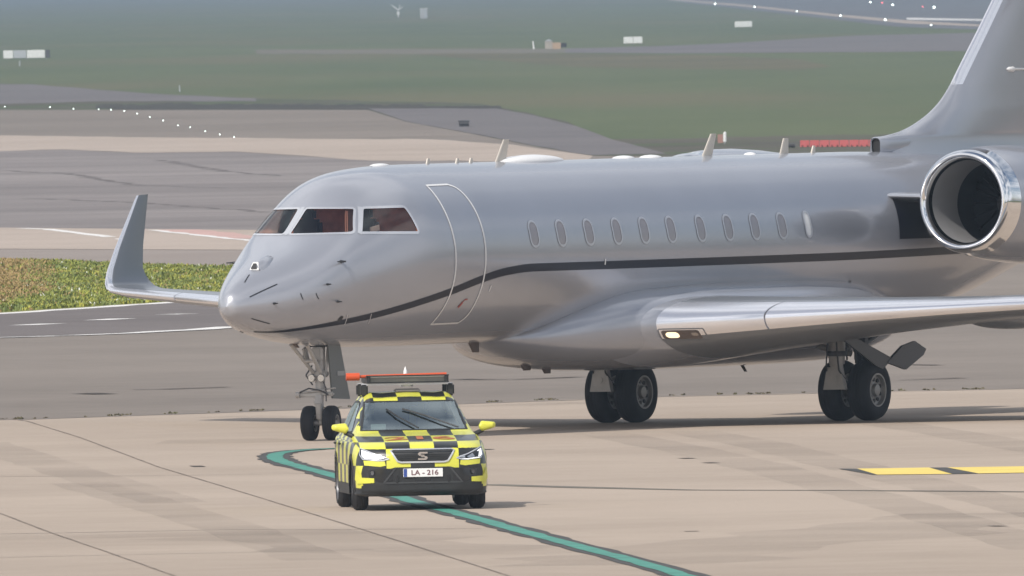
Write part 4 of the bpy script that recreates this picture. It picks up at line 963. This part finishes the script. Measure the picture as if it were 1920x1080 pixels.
MB().tube((0, 0, 0), (0, 0, 16 * k), .9 * k).build('pole', M_post, r); MB().box((.3 * k, 0, 13 * k), (6 * k, .12, 20 * k), bev=.03).build('flag', M_sign, r, smooth=0); MB().box((-8 * k, .5, 10 * k), (10 * k, .1, 16 * k)).build('red_net', mat('faded red net', (.32, .18, .15), .8), r, smooth=0)
p = at(870, 237); k = SC(p); r = empty('equipment_box', p); tag(r, 'dark low box standing on the grey shoulder', 'box')
MB().box((0, 0, 5 * k), (28 * k, 2, 9 * k), bev=.12).build('case', M_strutd, r); MB().box((0, 0, 10 * k), (22 * k, 1.6, 2 * k), bev=.05).build('lid', M_dk, r)
# little lamps
def lamp(px, py, rpx, m_, label, group):
    p = at(px, py + rpx * 1.6); k = SC(p); r = empty('taxiway_lamp', p); tag(r, label, 'lamp', group)
    MB().tube((0, 0, 0), (0, 0, rpx * 1.2 * k), .4 * rpx * k, n=8).build('stem', M_post, r)
    MB().lathe([(0, .5 * rpx * k), (.4 * rpx * k, .62 * rpx * k), (.9 * rpx * k, .5 * rpx * k), (1.15 * rpx * k, .01)], (0, 0, rpx * 1.1 * k), (0, 0, 1), 12).build('lens', m_, r)
for px, py in ((9, 200), (94, 201), (138, 204), (185, 205), (208, 206), (233, 208), (257, 213), (281, 219.5), (306, 226), (334, 235), (357, 238.5), (385, 246), (412, 252), (439, 257)):
    lamp(px, py, 1.15, M_lens, 'small white lamp in the curved row across the pale pavement at left', 'lamps along the left taxiway curve')
for px, py, r_ in ((1341, 7, 2.4), (1415, 13, 2.2), (1494, 21, 1.8), (1576, 29, 2.2), (1660, 37, 3.0), (1746, 47, 1.8)):
    lamp(px, py, r_, M_lens, 'white lamp in the slanting row along the far runway edge', 'lamps along the far runway edge')
for px, py, r_, m_ in ((1632, 4, 2.3, M_lens), (1654, 5, 1.8, M_lensr), (1674, 9, 2.6, M_lens), (1730, 12.5, 1.6, M_lensr), (1751.5, 13.5, 3.2, M_lens)):
    lamp(px, py, r_, m_, ('red' if m_ is M_lensr else 'white') + ' lamp in the top cluster beyond the far runway', ('red' if m_ is M_lensr else 'white') + ' lamps at the top right')

# ------------------------------------------------------------------ weeds and flowers in the bed at left, weeds along the joint
def tufts(name, spots, label, mats, hmin, hmax, wblade, weights, lean=.35, nb=6):
    B = MB()
    for p in spots:
        h = random.uniform(hmin, hmax); mi = random.choices(range(len(mats)), weights(p) if callable(weights) else weights)[0]
        for _ in range(nb):
            a = random.uniform(0, 6.283); l = random.uniform(0, lean) * h; w = wblade * random.uniform(.6, 1.3); hh = h * random.uniform(.5, 1)
            o = Vector((p.x + random.gauss(0, h * .4), p.y + random.gauss(0, h * .4), p.z)); d = Vector((math.cos(a), math.sin(a), 0)); s_ = Vector((-d.y, d.x, 0)) * w / 2
            m1 = o + d * l * .4 + Vector((0, 0, hh * .6)); tp_ = o + d * l + Vector((0, 0, hh))
            B.add([o - s_, o + s_, m1 + s_ * .9, m1 - s_ * .9, tp_], [[0, 1, 2, 3], [3, 2, 4]], mi)
    o = B.build(name, mats, smooth=0, fix=False); o['kind'] = 'stuff'; o['label'] = label; return o
G1 = mat('grass fresh', (.24, .27, .05), .7); G2 = mat('grass deep', (.15, .19, .05), .7); G3 = mat('grass dry', (.34, .235, .10), .8); FL = mat('yellow blossom', (.38, .37, .06), .7); FW = mat('white blossom', (.75, .75, .65), .7)
bed = [(-80, 486), (130, 492), (300, 500), (470, 504), (560, 520), (470, 548), (360, 562), (0, 585), (-80, 590)]
sp = []
while len(sp) < 26000:
    x = random.uniform(-60, 560); y = random.uniform(486, 590)
    if in_poly(x, y, bed): sp.append((x, y))
pts = [at(x, y) for x, y in sp]
pm = {id(p): s_ for p, s_ in zip(pts, sp)}
from mathutils import noise
def wts(p):
    x, y = pm[id(p)]; n_ = noise.noise(Vector((p.x * 1.1, p.y * .09, 3))); n2 = noise.noise(Vector((p.x * 1.3, p.y * .10, 13)))
    dry = max(0, 1.9 - x / 62 - max(0, y - 548) / 18) if x < 120 else 0
    return [max(.1, 2 + 3 * n_), max(.1, 1.6 - 3 * n_), .25 + 9 * max(0, dry) ** 1.5, max(.03, .55 + 3.0 * n2) * (.3 if dry > .3 else 1), .05]
tufts('meadow_grass', pts, 'green and dry grass with yellow flowers', [G1, G2, G3, FL, FW], .05, .14, .045, wts, .9, 4)
sp = []
for i in range(len(APE) - 1):
    (x0, y0), (x1, y1) = APE[i], APE[i + 1]
    for _ in range(int((x1 - x0) / 3)):
        t = random.random(); x = x0 + (x1 - x0) * t
        d_ = noise.noise(Vector((x * .02, 0, 5))) + .6 * noise.noise(Vector((x * .07, 2, 5)))
        if d_ > .12: sp.append(at(x, y0 + (y1 - y0) * t - random.uniform(0, 1.2 + 2 * max(0, d_))))
tufts('weeds', sp, 'dry weeds growing out of the joint', [mat('weed brown', (.13, .11, .06), .9), mat('weed olive', (.09, .09, .04), .9)], .012, .04, .03, [4, 1], 1.2, 5)

# ------------------------------------------------------------------ air between here and the far airfield
hz = MB().box((0, 7970, 4.25), (24000, 24200, 11.5)).build('haze', mat('tmp', (0, 0, 0)), smooth=0)
HM = bpy.data.materials.new('haze'); HM.use_nodes = True; t = HM.node_tree; t.nodes.clear()
pv = t.nodes.new('ShaderNodeVolumePrincipled'); mo = t.nodes.new('ShaderNodeOutputMaterial'); t.links.new(pv.outputs[0], mo.inputs['Volume'])
pv.inputs['Color'].default_value = (.42, .52, .63, 1); pv.inputs['Density'].default_value = .00015; pv.inputs['Anisotropy'].default_value = .1
hz.data.materials.clear(); hz.data.materials.append(HM); hz['kind'] = 'stuff'
